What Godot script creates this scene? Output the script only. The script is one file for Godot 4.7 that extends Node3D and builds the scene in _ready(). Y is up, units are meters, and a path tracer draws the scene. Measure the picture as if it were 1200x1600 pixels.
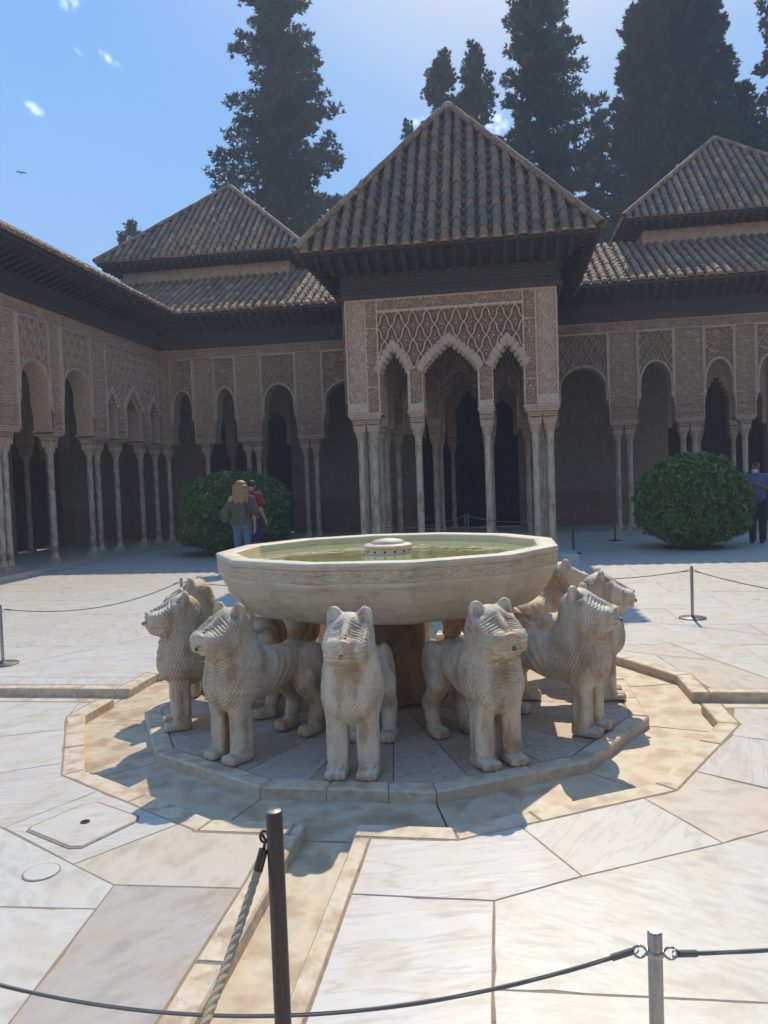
extends Node3D
# A stone fountain carried by twelve lions in an arcaded palace court, seen against the sun.

var M := {}
var rng := RandomNumberGenerator.new()
var names := {}

const FX := 0.03                     # the fountain's centre on x
const PZ := -9.18                    # front of the pavilion
const WZ := -14.87                   # front of the end galleries
const LX := -8.55                    # front of the left gallery
const CAP := 2.86                    # top of the capitals
const STEP := 0.12


# ---------------------------------------------------------------- mesh building
class Mb:
	var v := PackedVector3Array()
	var n := PackedVector3Array()
	var uv := PackedVector2Array()
	var col := PackedColorArray()
	var colored := false
	var tint := Color.WHITE

	func put(p: Vector3, nn: Vector3, t := Vector2.ZERO) -> void:
		v.push_back(p)
		n.push_back(nn)
		uv.push_back(t)
		if colored:
			col.push_back(tint)

	# a, b, c counter-clockwise seen from outside
	func tri(a: Vector3, b: Vector3, c: Vector3, ua := Vector2.ZERO, ub := Vector2.ZERO, uc := Vector2.ZERO) -> void:
		var nn := (b - a).cross(c - a).normalized()
		put(a, nn, ua)
		put(c, nn, uc)
		put(b, nn, ub)

	func trin(a: Vector3, b: Vector3, c: Vector3, na: Vector3, nb: Vector3, nc: Vector3, ua := Vector2.ZERO, ub := Vector2.ZERO, uc := Vector2.ZERO) -> void:
		put(a, na, ua)
		put(c, nc, uc)
		put(b, nb, ub)

	func quad(a: Vector3, b: Vector3, c: Vector3, d: Vector3) -> void:
		tri(a, b, c)
		tri(a, c, d)

	func box(c: Vector3, s: Vector3, b := Basis.IDENTITY, bev := 0.0) -> void:
		var h := s * 0.5
		if bev <= 0.0:
			var p := []
			for i in 8:
				p.append(c + b * Vector3(h.x * (1 if i & 1 else -1), h.y * (1 if i & 2 else -1), h.z * (1 if i & 4 else -1)))
			quad(p[4], p[5], p[7], p[6])
			quad(p[1], p[0], p[2], p[3])
			quad(p[5], p[1], p[3], p[7])
			quad(p[0], p[4], p[6], p[2])
			quad(p[6], p[7], p[3], p[2])
			quad(p[0], p[1], p[5], p[4])
			return
		var pts := PackedVector2Array([Vector2(-h.x, -h.z), Vector2(h.x, -h.z), Vector2(h.x, h.z), Vector2(-h.x, h.z)])
		var at := v.size()
		slab(pts, -h.y, h.y, bev, true)
		for i in range(at, v.size()):
			v[i] = c + b * v[i]
			n[i] = b * n[i]

	# a polygon in x,z (any winding) from y0 up to y1, its upper edge chamfered
	func slab(poly: PackedVector2Array, y0: float, y1: float, bev := 0.0, low := false, uvx := Transform2D.IDENTITY) -> void:
		var p := poly
		if Geometry2D.is_polygon_clockwise(p):     # is_polygon_clockwise: y up
			p = p.duplicate()
			p.reverse()
		# p is now counter-clockwise with y up, that is clockwise seen from above in x,z
		var top := inset(p, bev) if bev > 0.0 else p
		var k := p.size()
		for i in k:
			var j := (i + 1) % k
			var a := Vector3(p[i].x, y0, p[i].y)
			var b := Vector3(p[j].x, y0, p[j].y)
			var a1 := Vector3(p[i].x, y1 - bev, p[i].y)
			var b1 := Vector3(p[j].x, y1 - bev, p[j].y)
			var u := p[i].distance_to(p[j])
			tri(b, a, a1, Vector2(u, y0), Vector2(0, y0), Vector2(0, y1))
			tri(b, a1, b1, Vector2(u, y0), Vector2(0, y1), Vector2(u, y1))
			if bev > 0.0:
				var a2 := Vector3(top[i].x, y1, top[i].y)
				var b2 := Vector3(top[j].x, y1, top[j].y)
				quad(b1, a1, a2, b2)
		var t := Geometry2D.triangulate_polygon(top)
		for i in range(0, t.size(), 3):
			var q := [top[t[i]], top[t[i + 1]], top[t[i + 2]]]
			var w := []
			for e in q:
				w.append(Vector3(e.x, y1, e.y))
			var us := [uvx * top[t[i]], uvx * top[t[i + 1]], uvx * top[t[i + 2]]]
			if (w[1] - w[0]).cross(w[2] - w[0]).y > 0:
				tri(w[0], w[1], w[2], us[0], us[1], us[2])
			else:
				tri(w[0], w[2], w[1], us[0], us[2], us[1])
		if low:
			for i in range(0, t.size(), 3):
				var w := [Vector3(p[t[i]].x, y0, p[t[i]].y), Vector3(p[t[i + 1]].x, y0, p[t[i + 1]].y), Vector3(p[t[i + 2]].x, y0, p[t[i + 2]].y)]
				if (w[1] - w[0]).cross(w[2] - w[0]).y < 0:
					tri(w[0], w[1], w[2])
				else:
					tri(w[0], w[2], w[1])

	# moves every edge of a counter-clockwise polygon inwards
	static func inset(p: PackedVector2Array, d: float) -> PackedVector2Array:
		var out := PackedVector2Array()
		var k := p.size()
		for i in k:
			var e0 := (p[i] - p[(i + k - 1) % k]).normalized()
			var e1 := (p[(i + 1) % k] - p[i]).normalized()
			var n0 := Vector2(-e0.y, e0.x)
			var n1 := Vector2(-e1.y, e1.x)
			var m := n0 + n1
			var l := m.length_squared()
			out.push_back(p[i] + (m * (2.0 * d / l) if l > 0.3 else n0 * d))
		return out

	# prof: (radius, y) upwards; smooth where the turn is small
	func lathe(c: Vector3, prof: PackedVector2Array, seg: int, round_ := true, phase := 0.0, caps := true) -> void:
		var k := prof.size()
		for j in k - 1:
			var a := prof[j]
			var b := prof[j + 1]
			var d := (b - a).normalized()
			var na := Vector2(d.y, -d.x)
			var n0 := na
			var n1 := na
			if j > 0:
				var e := (a - prof[j - 1]).normalized()
				var q := Vector2(e.y, -e.x)
				if q.dot(na) > 0.6:
					n0 = (q + na).normalized()
			if j < k - 2:
				var e := (prof[j + 2] - b).normalized()
				var q := Vector2(e.y, -e.x)
				if q.dot(na) > 0.6:
					n1 = (q + na).normalized()
			for i in seg:
				var t0 := TAU * i / seg + phase
				var t1 := TAU * (i + 1) / seg + phase
				var tm := (t0 + t1) / 2
				var d0 := Vector3(sin(t0), 0, cos(t0))
				var d1 := Vector3(sin(t1), 0, cos(t1))
				var m0 := d0 if round_ else Vector3(sin(tm), 0, cos(tm))
				var m1 := d1 if round_ else m0
				var p00 := c + d0 * a.x + Vector3.UP * a.y
				var p10 := c + d1 * a.x + Vector3.UP * a.y
				var p01 := c + d0 * b.x + Vector3.UP * b.y
				var p11 := c + d1 * b.x + Vector3.UP * b.y
				var u0 := Vector2(float(i) / seg, a.y)
				var u1 := Vector2(float(i + 1) / seg, a.y)
				var w0 := Vector2(float(i) / seg, b.y)
				var w1 := Vector2(float(i + 1) / seg, b.y)
				trin(p00, p10, p11, m0 * n0.x + Vector3.UP * n0.y, m1 * n0.x + Vector3.UP * n0.y, m1 * n1.x + Vector3.UP * n1.y, u0, u1, w1)
				trin(p00, p11, p01, m0 * n0.x + Vector3.UP * n0.y, m1 * n1.x + Vector3.UP * n1.y, m0 * n1.x + Vector3.UP * n1.y, u0, w1, w0)
		if caps:
			for i in seg:
				var t0 := TAU * i / seg + phase
				var t1 := TAU * (i + 1) / seg + phase
				var d0 := Vector3(sin(t0), 0, cos(t0))
				var d1 := Vector3(sin(t1), 0, cos(t1))
				if prof[k - 1].x > 0.001:
					var y := Vector3.UP * prof[k - 1].y
					tri(c + y, c + y + d0 * prof[k - 1].x, c + y + d1 * prof[k - 1].x)
				if prof[0].x > 0.001:
					var y := Vector3.UP * prof[0].y
					tri(c + y, c + y + d1 * prof[0].x, c + y + d0 * prof[0].x)

	# a swept tube; lobes > 0 twists a lobed section along it, as a laid rope
	func tube(path: PackedVector3Array, r: float, seg := 8, lobes := 0, pitch := 0.1, r1 := -1.0, ends := true) -> void:
		var k := path.size()
		var rings := []
		var norms := []
		var ref := Vector3.UP
		if absf((path[k - 1] - path[0]).normalized().y) > 0.9:
			ref = Vector3.RIGHT
		var run := 0.0
		for i in k:
			var t := (path[mini(i + 1, k - 1)] - path[maxi(i - 1, 0)]).normalized()
			var sx := t.cross(ref).normalized()
			var sy := sx.cross(t).normalized()
			if i > 0:
				run += path[i].distance_to(path[i - 1])
			var ring := PackedVector3Array()
			var nr := PackedVector3Array()
			var rad := r if r1 < 0.0 else lerpf(r, r1, float(i) / (k - 1))
			for s in seg:
				var a := TAU * s / seg
				var f := 1.0
				if lobes > 0:
					f = 0.72 + 0.28 * absf(sin(0.5 * lobes * (a + TAU * run / pitch)))
				ring.push_back(path[i] + (sx * cos(a) + sy * sin(a)) * rad * f)
				nr.push_back(sx * cos(a) + sy * sin(a))
			rings.append(ring)
			norms.append(nr)
		for i in k - 1:
			for s in seg:
				var q := (s + 1) % seg
				if lobes > 0:
					quad(rings[i][s], rings[i + 1][s], rings[i + 1][q], rings[i][q])
				else:
					trin(rings[i][s], rings[i + 1][s], rings[i + 1][q], norms[i][s], norms[i + 1][s], norms[i + 1][q])
					trin(rings[i][s], rings[i + 1][q], rings[i][q], norms[i][s], norms[i + 1][q], norms[i][q])
		if ends:
			for s in seg:
				var q := (s + 1) % seg
				tri(path[0], rings[0][s], rings[0][q])
				tri(path[k - 1], rings[k - 1][q], rings[k - 1][s])

	func ball(c: Vector3, r: Vector3, seg := 10, rows := 6) -> void:
		for i in rows:
			for j in seg:
				var p := []
				for e in [[i, j], [i, j + 1], [i + 1, j + 1], [i + 1, j]]:
					var la: float = PI * e[0] / rows - PI / 2
					var lo: float = TAU * e[1] / seg
					p.append(Vector3(cos(la) * sin(lo), sin(la), cos(la) * cos(lo)))
				var q := []
				var m := []
				for e in p:
					q.append(c + e * r)
					m.append((e / r).normalized())
				if i > 0:
					trin(q[0], q[1], q[2], m[0], m[1], m[2])
				if i < rows - 1:
					trin(q[0], q[2], q[3], m[0], m[2], m[3])

	func mesh() -> ArrayMesh:
		var a := []
		a.resize(Mesh.ARRAY_MAX)
		a[Mesh.ARRAY_VERTEX] = v
		a[Mesh.ARRAY_NORMAL] = n
		a[Mesh.ARRAY_TEX_UV] = uv
		if colored:
			a[Mesh.ARRAY_COLOR] = col
		var m := ArrayMesh.new()
		m.add_surface_from_arrays(Mesh.PRIMITIVE_TRIANGLES, a)
		return m


# ---------------------------------------------------------------- naming
func numbered(called: String) -> String:
	var k: int = names.get(called, 0)
	names[called] = k + 1
	return called if k == 0 else "%s_%03d" % [called, k]


func thing(called: String, label: String, category: String, at := Vector3.ZERO, turn := 0.0, group := "") -> Node3D:
	var o := Node3D.new()
	o.name = numbered(called)
	add_child(o)
	o.position = at
	o.rotation.y = turn
	tag(o, label, category, group)
	return o


func tag(o: Node, label: String, category: String, group := "") -> Node:
	o.set_meta("label", label)
	if category:
		o.set_meta("category", category)
	if group:
		o.set_meta("group", group)
	return o


func struct(called: String, label := "") -> Node3D:
	var o := Node3D.new()
	o.name = numbered(called)
	add_child(o)
	o.set_meta("kind", "structure")
	if label:
		o.set_meta("label", label)
	return o


func part(parent: Node, called: String, mesh, mat: Material, xf := Transform3D()) -> MeshInstance3D:
	var o := MeshInstance3D.new()
	var k: String = "%d/%s" % [parent.get_instance_id(), called]
	var c: int = names.get(k, 0)
	names[k] = c + 1
	o.name = called if c == 0 else "%s_%03d" % [called, c]
	o.mesh = mesh.mesh() if mesh is Mb else mesh
	o.material_override = mat
	o.transform = xf
	parent.add_child(o)
	return o


func stuff(o: Node) -> Node:
	o.set_meta("kind", "stuff")
	return o


func many(parent: Node, called: String, mesh: Mesh, mat: Material, where: Array, colors := PackedColorArray()) -> MultiMeshInstance3D:
	var mm := MultiMesh.new()
	mm.transform_format = MultiMesh.TRANSFORM_3D
	mm.use_colors = colors.size() > 0
	mm.mesh = mesh
	mm.instance_count = where.size()
	for i in where.size():
		mm.set_instance_transform(i, where[i])
		if colors.size():
			mm.set_instance_color(i, colors[i])
	var o := MultiMeshInstance3D.new()
	o.name = called
	o.multimesh = mm
	o.material_override = mat
	parent.add_child(o, true)
	stuff(o)
	return o


func dup(root: Node3D, at: Vector3, turn: float, label: String, group := "") -> Node3D:
	var r: Node3D = root.duplicate()
	var base: String = root.get_meta("base", root.name)
	r.name = numbered(base)
	add_child(r)
	r.position = at
	r.rotation.y = turn
	r.set_meta("label", label)
	if group:
		r.set_meta("group", group)
	return r


func ru(a: float, b: float) -> float:
	return rng.randf_range(a, b)


# ---------------------------------------------------------------- materials
func lin(r: float, g: float, b: float) -> Color:
	return Color(r, g, b).linear_to_srgb()


# the same ramp with less contrast
func soft(ramp: Array, k: float) -> Array:
	var out := []
	for e in ramp:
		out.append([e[0], Color.WHITE.lerp(e[1], k)])
	return out


func noise_tex(sd: int, freq: float, ramp: Array, octaves := 4, kind := FastNoiseLite.TYPE_SIMPLEX_SMOOTH, warp := 0.0, size := 512) -> NoiseTexture2D:
	var f := FastNoiseLite.new()
	f.seed = sd
	f.noise_type = kind
	f.frequency = freq
	f.fractal_octaves = octaves
	if warp > 0.0:
		f.domain_warp_enabled = true
		f.domain_warp_amplitude = warp
		f.domain_warp_frequency = freq
	var t := NoiseTexture2D.new()
	t.width = size
	t.height = size
	t.seamless = true
	t.seamless_blend_skirt = 0.3
	t.noise = f
	if ramp.size():
		var g := Gradient.new()
		var off := PackedFloat32Array()
		var cs := PackedColorArray()
		for e in ramp:
			off.push_back(e[0])
			cs.push_back(e[1])
		g.offsets = off
		g.colors = cs
		t.color_ramp = g
	return t


func smat(rough: float, color := Color.WHITE, tex: Texture2D = null, scale := Vector3.ONE, tri := true) -> StandardMaterial3D:
	var m := StandardMaterial3D.new()
	m.albedo_color = color
	m.roughness = rough
	m.albedo_texture = tex
	m.uv1_scale = scale
	if tri:
		m.uv1_triplanar = true
		m.uv1_world_triplanar = true
	return m


func relief(m: StandardMaterial3D, tex: Texture2D, cm: float) -> StandardMaterial3D:
	m.heightmap_enabled = true
	m.heightmap_texture = tex
	m.heightmap_scale = cm
	return m


# a second pattern of its own size multiplied over the first: stains and wear
func stain(m: StandardMaterial3D, tex: Texture2D, scale: Vector3, world := true) -> StandardMaterial3D:
	m.detail_enabled = true
	m.detail_albedo = tex
	m.detail_blend_mode = BaseMaterial3D.BLEND_MODE_MUL
	m.detail_uv_layer = BaseMaterial3D.DETAIL_UV_2
	m.uv2_triplanar = true
	m.uv2_world_triplanar = world
	m.uv2_scale = scale
	return m


func grey(k: float) -> Color:
	return Color(k, k, k)


func make_materials() -> void:
	var W := FastNoiseLite.TYPE_SIMPLEX_SMOOTH
	var fine := noise_tex(11, 0.03, [], 5, W, 0.0, 512)
	var veins := noise_tex(3, 0.008, soft([[0.0, Color(0.60, 0.60, 0.61)], [0.30, Color(0.80, 0.79, 0.77)], [0.42, Color(0.93, 0.92, 0.90)], [0.55, Color(0.99, 0.98, 0.96)], [0.66, Color(0.95, 0.935, 0.90)], [0.74, Color(0.82, 0.80, 0.76)], [0.80, Color(0.96, 0.95, 0.92)], [1.0, Color(0.88, 0.87, 0.84)]], 0.3), 6, W, 28.0, 1024)
	var lines := noise_tex(4, 0.007, soft([[0.0, Color(0.93, 0.92, 0.91)], [0.30, Color(1, 1, 0.99)], [0.44, Color(0.97, 0.965, 0.955)], [0.485, Color(0.78, 0.77, 0.76)], [0.515, Color(0.90, 0.88, 0.86)], [0.56, Color(1, 0.99, 0.98)], [0.68, Color(0.93, 0.92, 0.90)], [0.70, Color(0.82, 0.80, 0.78)], [0.73, Color(0.98, 0.97, 0.96)], [1.0, Color(0.94, 0.93, 0.92)]], 0.42), 6, W, 7.0, 1024)
	var clouds := noise_tex(8, 0.012, soft([[0.0, Color(0.80, 0.70, 0.58)], [0.35, Color(0.97, 0.92, 0.84)], [0.6, Color.WHITE], [1.0, Color(0.90, 0.88, 0.86)]], 0.3), 6, W, 20.0, 512)
	var blot := noise_tex(21, 0.010, soft([[0.0, Color(0.42, 0.24, 0.11)], [0.30, Color(0.72, 0.52, 0.32)], [0.45, Color(0.95, 0.84, 0.66)], [0.62, Color(1, 0.97, 0.90)], [0.8, Color(0.92, 0.80, 0.62)], [1.0, Color(0.6, 0.45, 0.3)]], 0.32), 6, W, 30.0, 512)
	var specks := noise_tex(5, 0.06, [[0.0, grey(0.62)], [0.25, grey(0.9)], [0.5, grey(1.0)], [1.0, grey(0.96)]], 4, W, 0.0, 512)
	var pits := noise_tex(15, 0.05, [[0.0, grey(0.0)], [0.30, grey(0.7)], [0.5, grey(1.0)], [1.0, grey(0.9)]], 5, W, 0.0, 512)
	# paving marble, in several tones; the slabs bring their own uv so that each has its own veins
	var tones := [[0.62, 0.595, 0.55], [0.61, 0.59, 0.555], [0.63, 0.615, 0.57], [0.62, 0.56, 0.475], [0.49, 0.455, 0.415], [0.63, 0.615, 0.585]]
	for i in tones.size():
		var t: Array = tones[i]
		var m := smat(0.42, lin(t[0], t[1], t[2]), lines if i in [0, 1, 5] else veins, Vector3(0.13, 0.80, 1.0) if i in [0, 1, 5] else Vector3(0.40, 0.80, 1.0), false)
		stain(m, clouds, Vector3(0.45, 0.45, 0.45))
		relief(m, fine, 0.12)
		m.metallic_specular = 0.4
		M["slab%d" % i] = m
	var cm := smat(0.6, lin(0.65, 0.58, 0.475), veins, Vector3(0.6, 0.6, 0.6))
	M.curb = relief(stain(cm, blot, Vector3(0.9, 0.9, 0.9)), pits, 0.35)
	var mo := smat(0.5, lin(0.60, 0.53, 0.425), veins, Vector3(0.5, 0.5, 0.5))
	M.moat = relief(stain(mo, blot, Vector3(0.55, 0.55, 0.55)), fine, 0.2)
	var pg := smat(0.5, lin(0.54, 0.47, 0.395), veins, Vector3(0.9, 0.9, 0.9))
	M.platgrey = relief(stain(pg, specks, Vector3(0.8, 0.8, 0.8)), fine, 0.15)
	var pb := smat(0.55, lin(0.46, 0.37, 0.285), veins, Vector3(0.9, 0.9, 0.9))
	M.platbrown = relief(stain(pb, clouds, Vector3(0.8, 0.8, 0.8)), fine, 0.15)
	M.bed = smat(0.95, lin(0.34, 0.24, 0.155), specks, Vector3(0.8, 0.8, 0.8))
	# the fountain's stone
	var streak := noise_tex(31, 0.010, soft([[0.0, Color(0.55, 0.42, 0.30)], [0.30, Color(0.76, 0.66, 0.54)], [0.42, Color(0.92, 0.87, 0.78)], [0.6, Color(1, 0.97, 0.91)], [0.70, Color(0.85, 0.77, 0.66)], [0.78, Color(0.97, 0.93, 0.86)], [1.0, Color(0.80, 0.72, 0.62)]], 0.42), 6, W, 16.0, 1024)
	var bm := smat(0.62, lin(0.67, 0.61, 0.50), streak, Vector3(0.28, 1.5, 0.28))
	M.basin_plain = relief(bm, pits, 0.15)
	var weather := noise_tex(41, 0.012, soft([[0.0, Color(0.52, 0.36, 0.24)], [0.28, Color(0.74, 0.60, 0.45)], [0.45, Color(0.93, 0.86, 0.75)], [0.65, Color(1, 0.97, 0.92)], [1.0, Color(0.90, 0.84, 0.76)]], 0.62), 6, W, 20.0, 512)
	for i in 3:
		var lm := smat(0.66, [lin(0.71, 0.645, 0.535), lin(0.65, 0.57, 0.455), lin(0.74, 0.68, 0.57)][i], weather, Vector3(1.3, 0.55, 1.3))
		lm.uv1_offset = Vector3(0.31 * i, 0.17 * i, 0.53 * i)
		stain(lm, specks, Vector3(2.2, 2.2, 2.2))
		M["lion%d" % i] = relief(lm, pits, 0.18)
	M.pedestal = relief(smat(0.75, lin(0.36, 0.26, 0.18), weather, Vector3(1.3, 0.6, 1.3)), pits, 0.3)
	M.basin_floor = smat(0.7, lin(0.70, 0.62, 0.34), clouds, Vector3(1.2, 1.2, 1.2))
	var w := StandardMaterial3D.new()
	w.transparency = BaseMaterial3D.TRANSPARENCY_ALPHA
	w.albedo_color = Color(0.78, 0.76, 0.52, 0.55)
	w.roughness = 0.03
	relief(w, noise_tex(61, 0.02, [], 3, W, 0.0, 256), 0.25)
	w.uv1_triplanar = true
	w.uv1_world_triplanar = true
	w.uv1_scale = Vector3(0.8, 0.8, 0.8)
	M.water = w
	var pipe := smat(0.45, lin(0.22, 0.18, 0.13), null, Vector3.ONE, false)
	pipe.metallic = 0.8
	M.pipe = pipe
	M.hole = smat(0.95, lin(0.01, 0.01, 0.01), null, Vector3.ONE, false)
	# buildings
	var plaster := noise_tex(51, 0.02, soft([[0.0, Color(0.70, 0.60, 0.52)], [0.35, Color(0.88, 0.82, 0.76)], [0.6, Color(1, 0.98, 0.95)], [1.0, Color(0.92, 0.86, 0.78)]], 0.4), 5, W, 10.0, 512)
	var st := smat(0.9, lin(0.66, 0.455, 0.31), plaster, Vector3(0.9, 0.9, 0.9))
	M.stucco = relief(stain(st, specks, Vector3(2.5, 2.5, 2.5)), pits, 0.4)
	var st2 := smat(0.9, lin(0.72, 0.515, 0.36), plaster, Vector3(0.9, 0.9, 0.9))
	M.stucco_warm = relief(stain(st2, specks, Vector3(2.5, 2.5, 2.5)), pits, 0.4)
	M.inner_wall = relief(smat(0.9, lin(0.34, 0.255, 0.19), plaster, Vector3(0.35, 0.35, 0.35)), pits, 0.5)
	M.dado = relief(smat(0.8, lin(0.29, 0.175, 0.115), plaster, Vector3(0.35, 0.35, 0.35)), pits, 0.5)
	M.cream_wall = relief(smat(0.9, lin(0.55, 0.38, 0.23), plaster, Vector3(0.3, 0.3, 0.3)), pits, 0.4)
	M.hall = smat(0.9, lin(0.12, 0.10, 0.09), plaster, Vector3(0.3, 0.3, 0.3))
	var grain := noise_tex(71, 0.03, [[0.0, grey(0.45)], [0.4, grey(0.8)], [0.6, grey(1.0)], [1.0, grey(0.7)]], 5, W, 8.0, 512)
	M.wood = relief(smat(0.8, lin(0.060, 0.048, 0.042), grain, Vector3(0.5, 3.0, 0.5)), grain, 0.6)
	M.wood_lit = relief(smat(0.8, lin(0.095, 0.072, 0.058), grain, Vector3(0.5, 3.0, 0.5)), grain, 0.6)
	var cs := smat(0.5, lin(0.68, 0.56, 0.42), weather, Vector3(1.2, 0.35, 1.2))
	M.shaft = relief(stain(cs, specks, Vector3(1.5, 1.5, 1.5)), pits, 0.15)
	var worn := noise_tex(45, 0.014, soft([[0.0, Color(0.50, 0.27, 0.13)], [0.36, Color(0.62, 0.38, 0.22)], [0.44, Color(0.86, 0.78, 0.68)], [0.6, Color(1, 0.98, 0.94)], [0.7, Color(0.70, 0.50, 0.34)], [1.0, Color(0.58, 0.34, 0.18)]], 0.5), 5, W, 14.0, 512)
	M.shaft_worn = relief(smat(0.6, lin(0.56, 0.50, 0.43), worn, Vector3(0.6, 0.25, 0.6)), pits, 0.2)
	M.capital = relief(smat(0.85, lin(0.62, 0.445, 0.305), plaster, Vector3(1.6, 1.6, 1.6)), pits, 0.6)
	var lichen := noise_tex(81, 0.02, [[0.0, grey(0.5)], [0.35, Color(0.80, 0.78, 0.75)], [0.55, grey(1.0)], [0.75, Color(0.85, 0.83, 0.74)], [1.0, Color(0.6, 0.6, 0.56)]], 5, W, 8.0, 512)
	var tt := [[0.34, 0.20, 0.115], [0.41, 0.22, 0.115], [0.27, 0.185, 0.12], [0.47, 0.30, 0.165], [0.22, 0.155, 0.11]]
	for i in tt.size():
		var t: Array = tt[i]
		M["tile%d" % i] = relief(smat(0.85, lin(t[0], t[1], t[2]), lichen, Vector3(2.1, 2.1, 2.1)), pits, 0.3)
		tile_tones.append(Color(t[0], t[1], t[2]))
	var tm := smat(0.85, Color.WHITE, lichen, Vector3(2.1, 2.1, 2.1))
	tm.vertex_color_use_as_albedo = true
	M.tile_mix = relief(tm, pits, 0.3)
	M.mortar = relief(smat(0.9, lin(0.56, 0.40, 0.25), lichen, Vector3(2.5, 2.5, 2.5)), pits, 0.4)
	M.deck = smat(0.95, lin(0.10, 0.08, 0.065), lichen, Vector3(1, 1, 1))
	# plants
	for e in [["cypress", 0.055, 0.085, 0.038], ["cypress_dark", 0.046, 0.072, 0.035], ["bush_leaf", 0.095, 0.20, 0.045]]:
		var m := smat(0.38 if e[0] == "bush_leaf" else 0.55, lin(e[1], e[2], e[3]), null, Vector3.ONE, false)
		m.vertex_color_use_as_albedo = true
		m.backlight_enabled = true
		m.backlight = lin(e[1] * 1.1, e[2] * 1.3, e[3] * 0.6)
		M[e[0]] = m
	M.bark = smat(0.9, lin(0.09, 0.065, 0.045), grain, Vector3(2, 0.6, 2))
	M.soil = smat(0.95, lin(0.08, 0.055, 0.035), specks, Vector3(1.5, 1.5, 1.5))
	# metal and rope
	var bp := smat(0.38, lin(0.085, 0.068, 0.060), specks, Vector3(3, 3, 3))
	bp.metallic = 0.35
	M.brown_post = bp
	var sp := smat(0.32, lin(0.42, 0.41, 0.39), specks, Vector3(3, 3, 3))
	sp.metallic = 0.85
	M.steel = sp
	var ir := smat(0.5, lin(0.10, 0.10, 0.10), specks, Vector3(3, 3, 3))
	ir.metallic = 0.4
	M.iron = ir
	M.cable = smat(0.6, lin(0.15, 0.14, 0.13), null, Vector3.ONE, false)
	M.rope = smat(0.9, lin(0.42, 0.36, 0.25), specks, Vector3(6, 6, 6))
	M.black = smat(0.6, lin(0.015, 0.015, 0.016), null, Vector3.ONE, false)
	# people
	M.skin = smat(0.55, lin(0.48, 0.26, 0.17), null, Vector3.ONE, false)
	M.skin_dark = smat(0.55, lin(0.30, 0.16, 0.10), null, Vector3.ONE, false)
	var cl := noise_tex(91, 0.03, [[0.0, grey(0.7)], [0.5, grey(1.0)], [1.0, grey(0.85)]], 4, W, 0.0, 256)
	for e in [["olive", 0.10, 0.11, 0.075], ["denim", 0.10, 0.16, 0.24], ["crimson", 0.30, 0.025, 0.05], ["navy", 0.012, 0.02, 0.09], ["blue_shirt", 0.12, 0.16, 0.36], ["dark_cloth", 0.012, 0.016, 0.022]]:
		M[e[0]] = relief(smat(0.9, lin(e[1], e[2], e[3]), cl, Vector3(4, 4, 4)), cl, 0.4)
	var hr := noise_tex(95, 0.03, [[0.0, Color(0.35, 0.26, 0.17)], [0.5, Color(0.8, 0.68, 0.5)], [1.0, Color(1, 0.92, 0.75)]], 4, W, 0.0, 256)
	M.blonde = relief(smat(0.5, lin(0.60, 0.50, 0.37), hr, Vector3(14, 1.2, 14)), hr, 0.8)
	M.dark_hair = smat(0.6, lin(0.02, 0.015, 0.012), null, Vector3.ONE, false)
	M.mask = smat(0.9, lin(0.75, 0.75, 0.75), null, Vector3.ONE, false)


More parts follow.
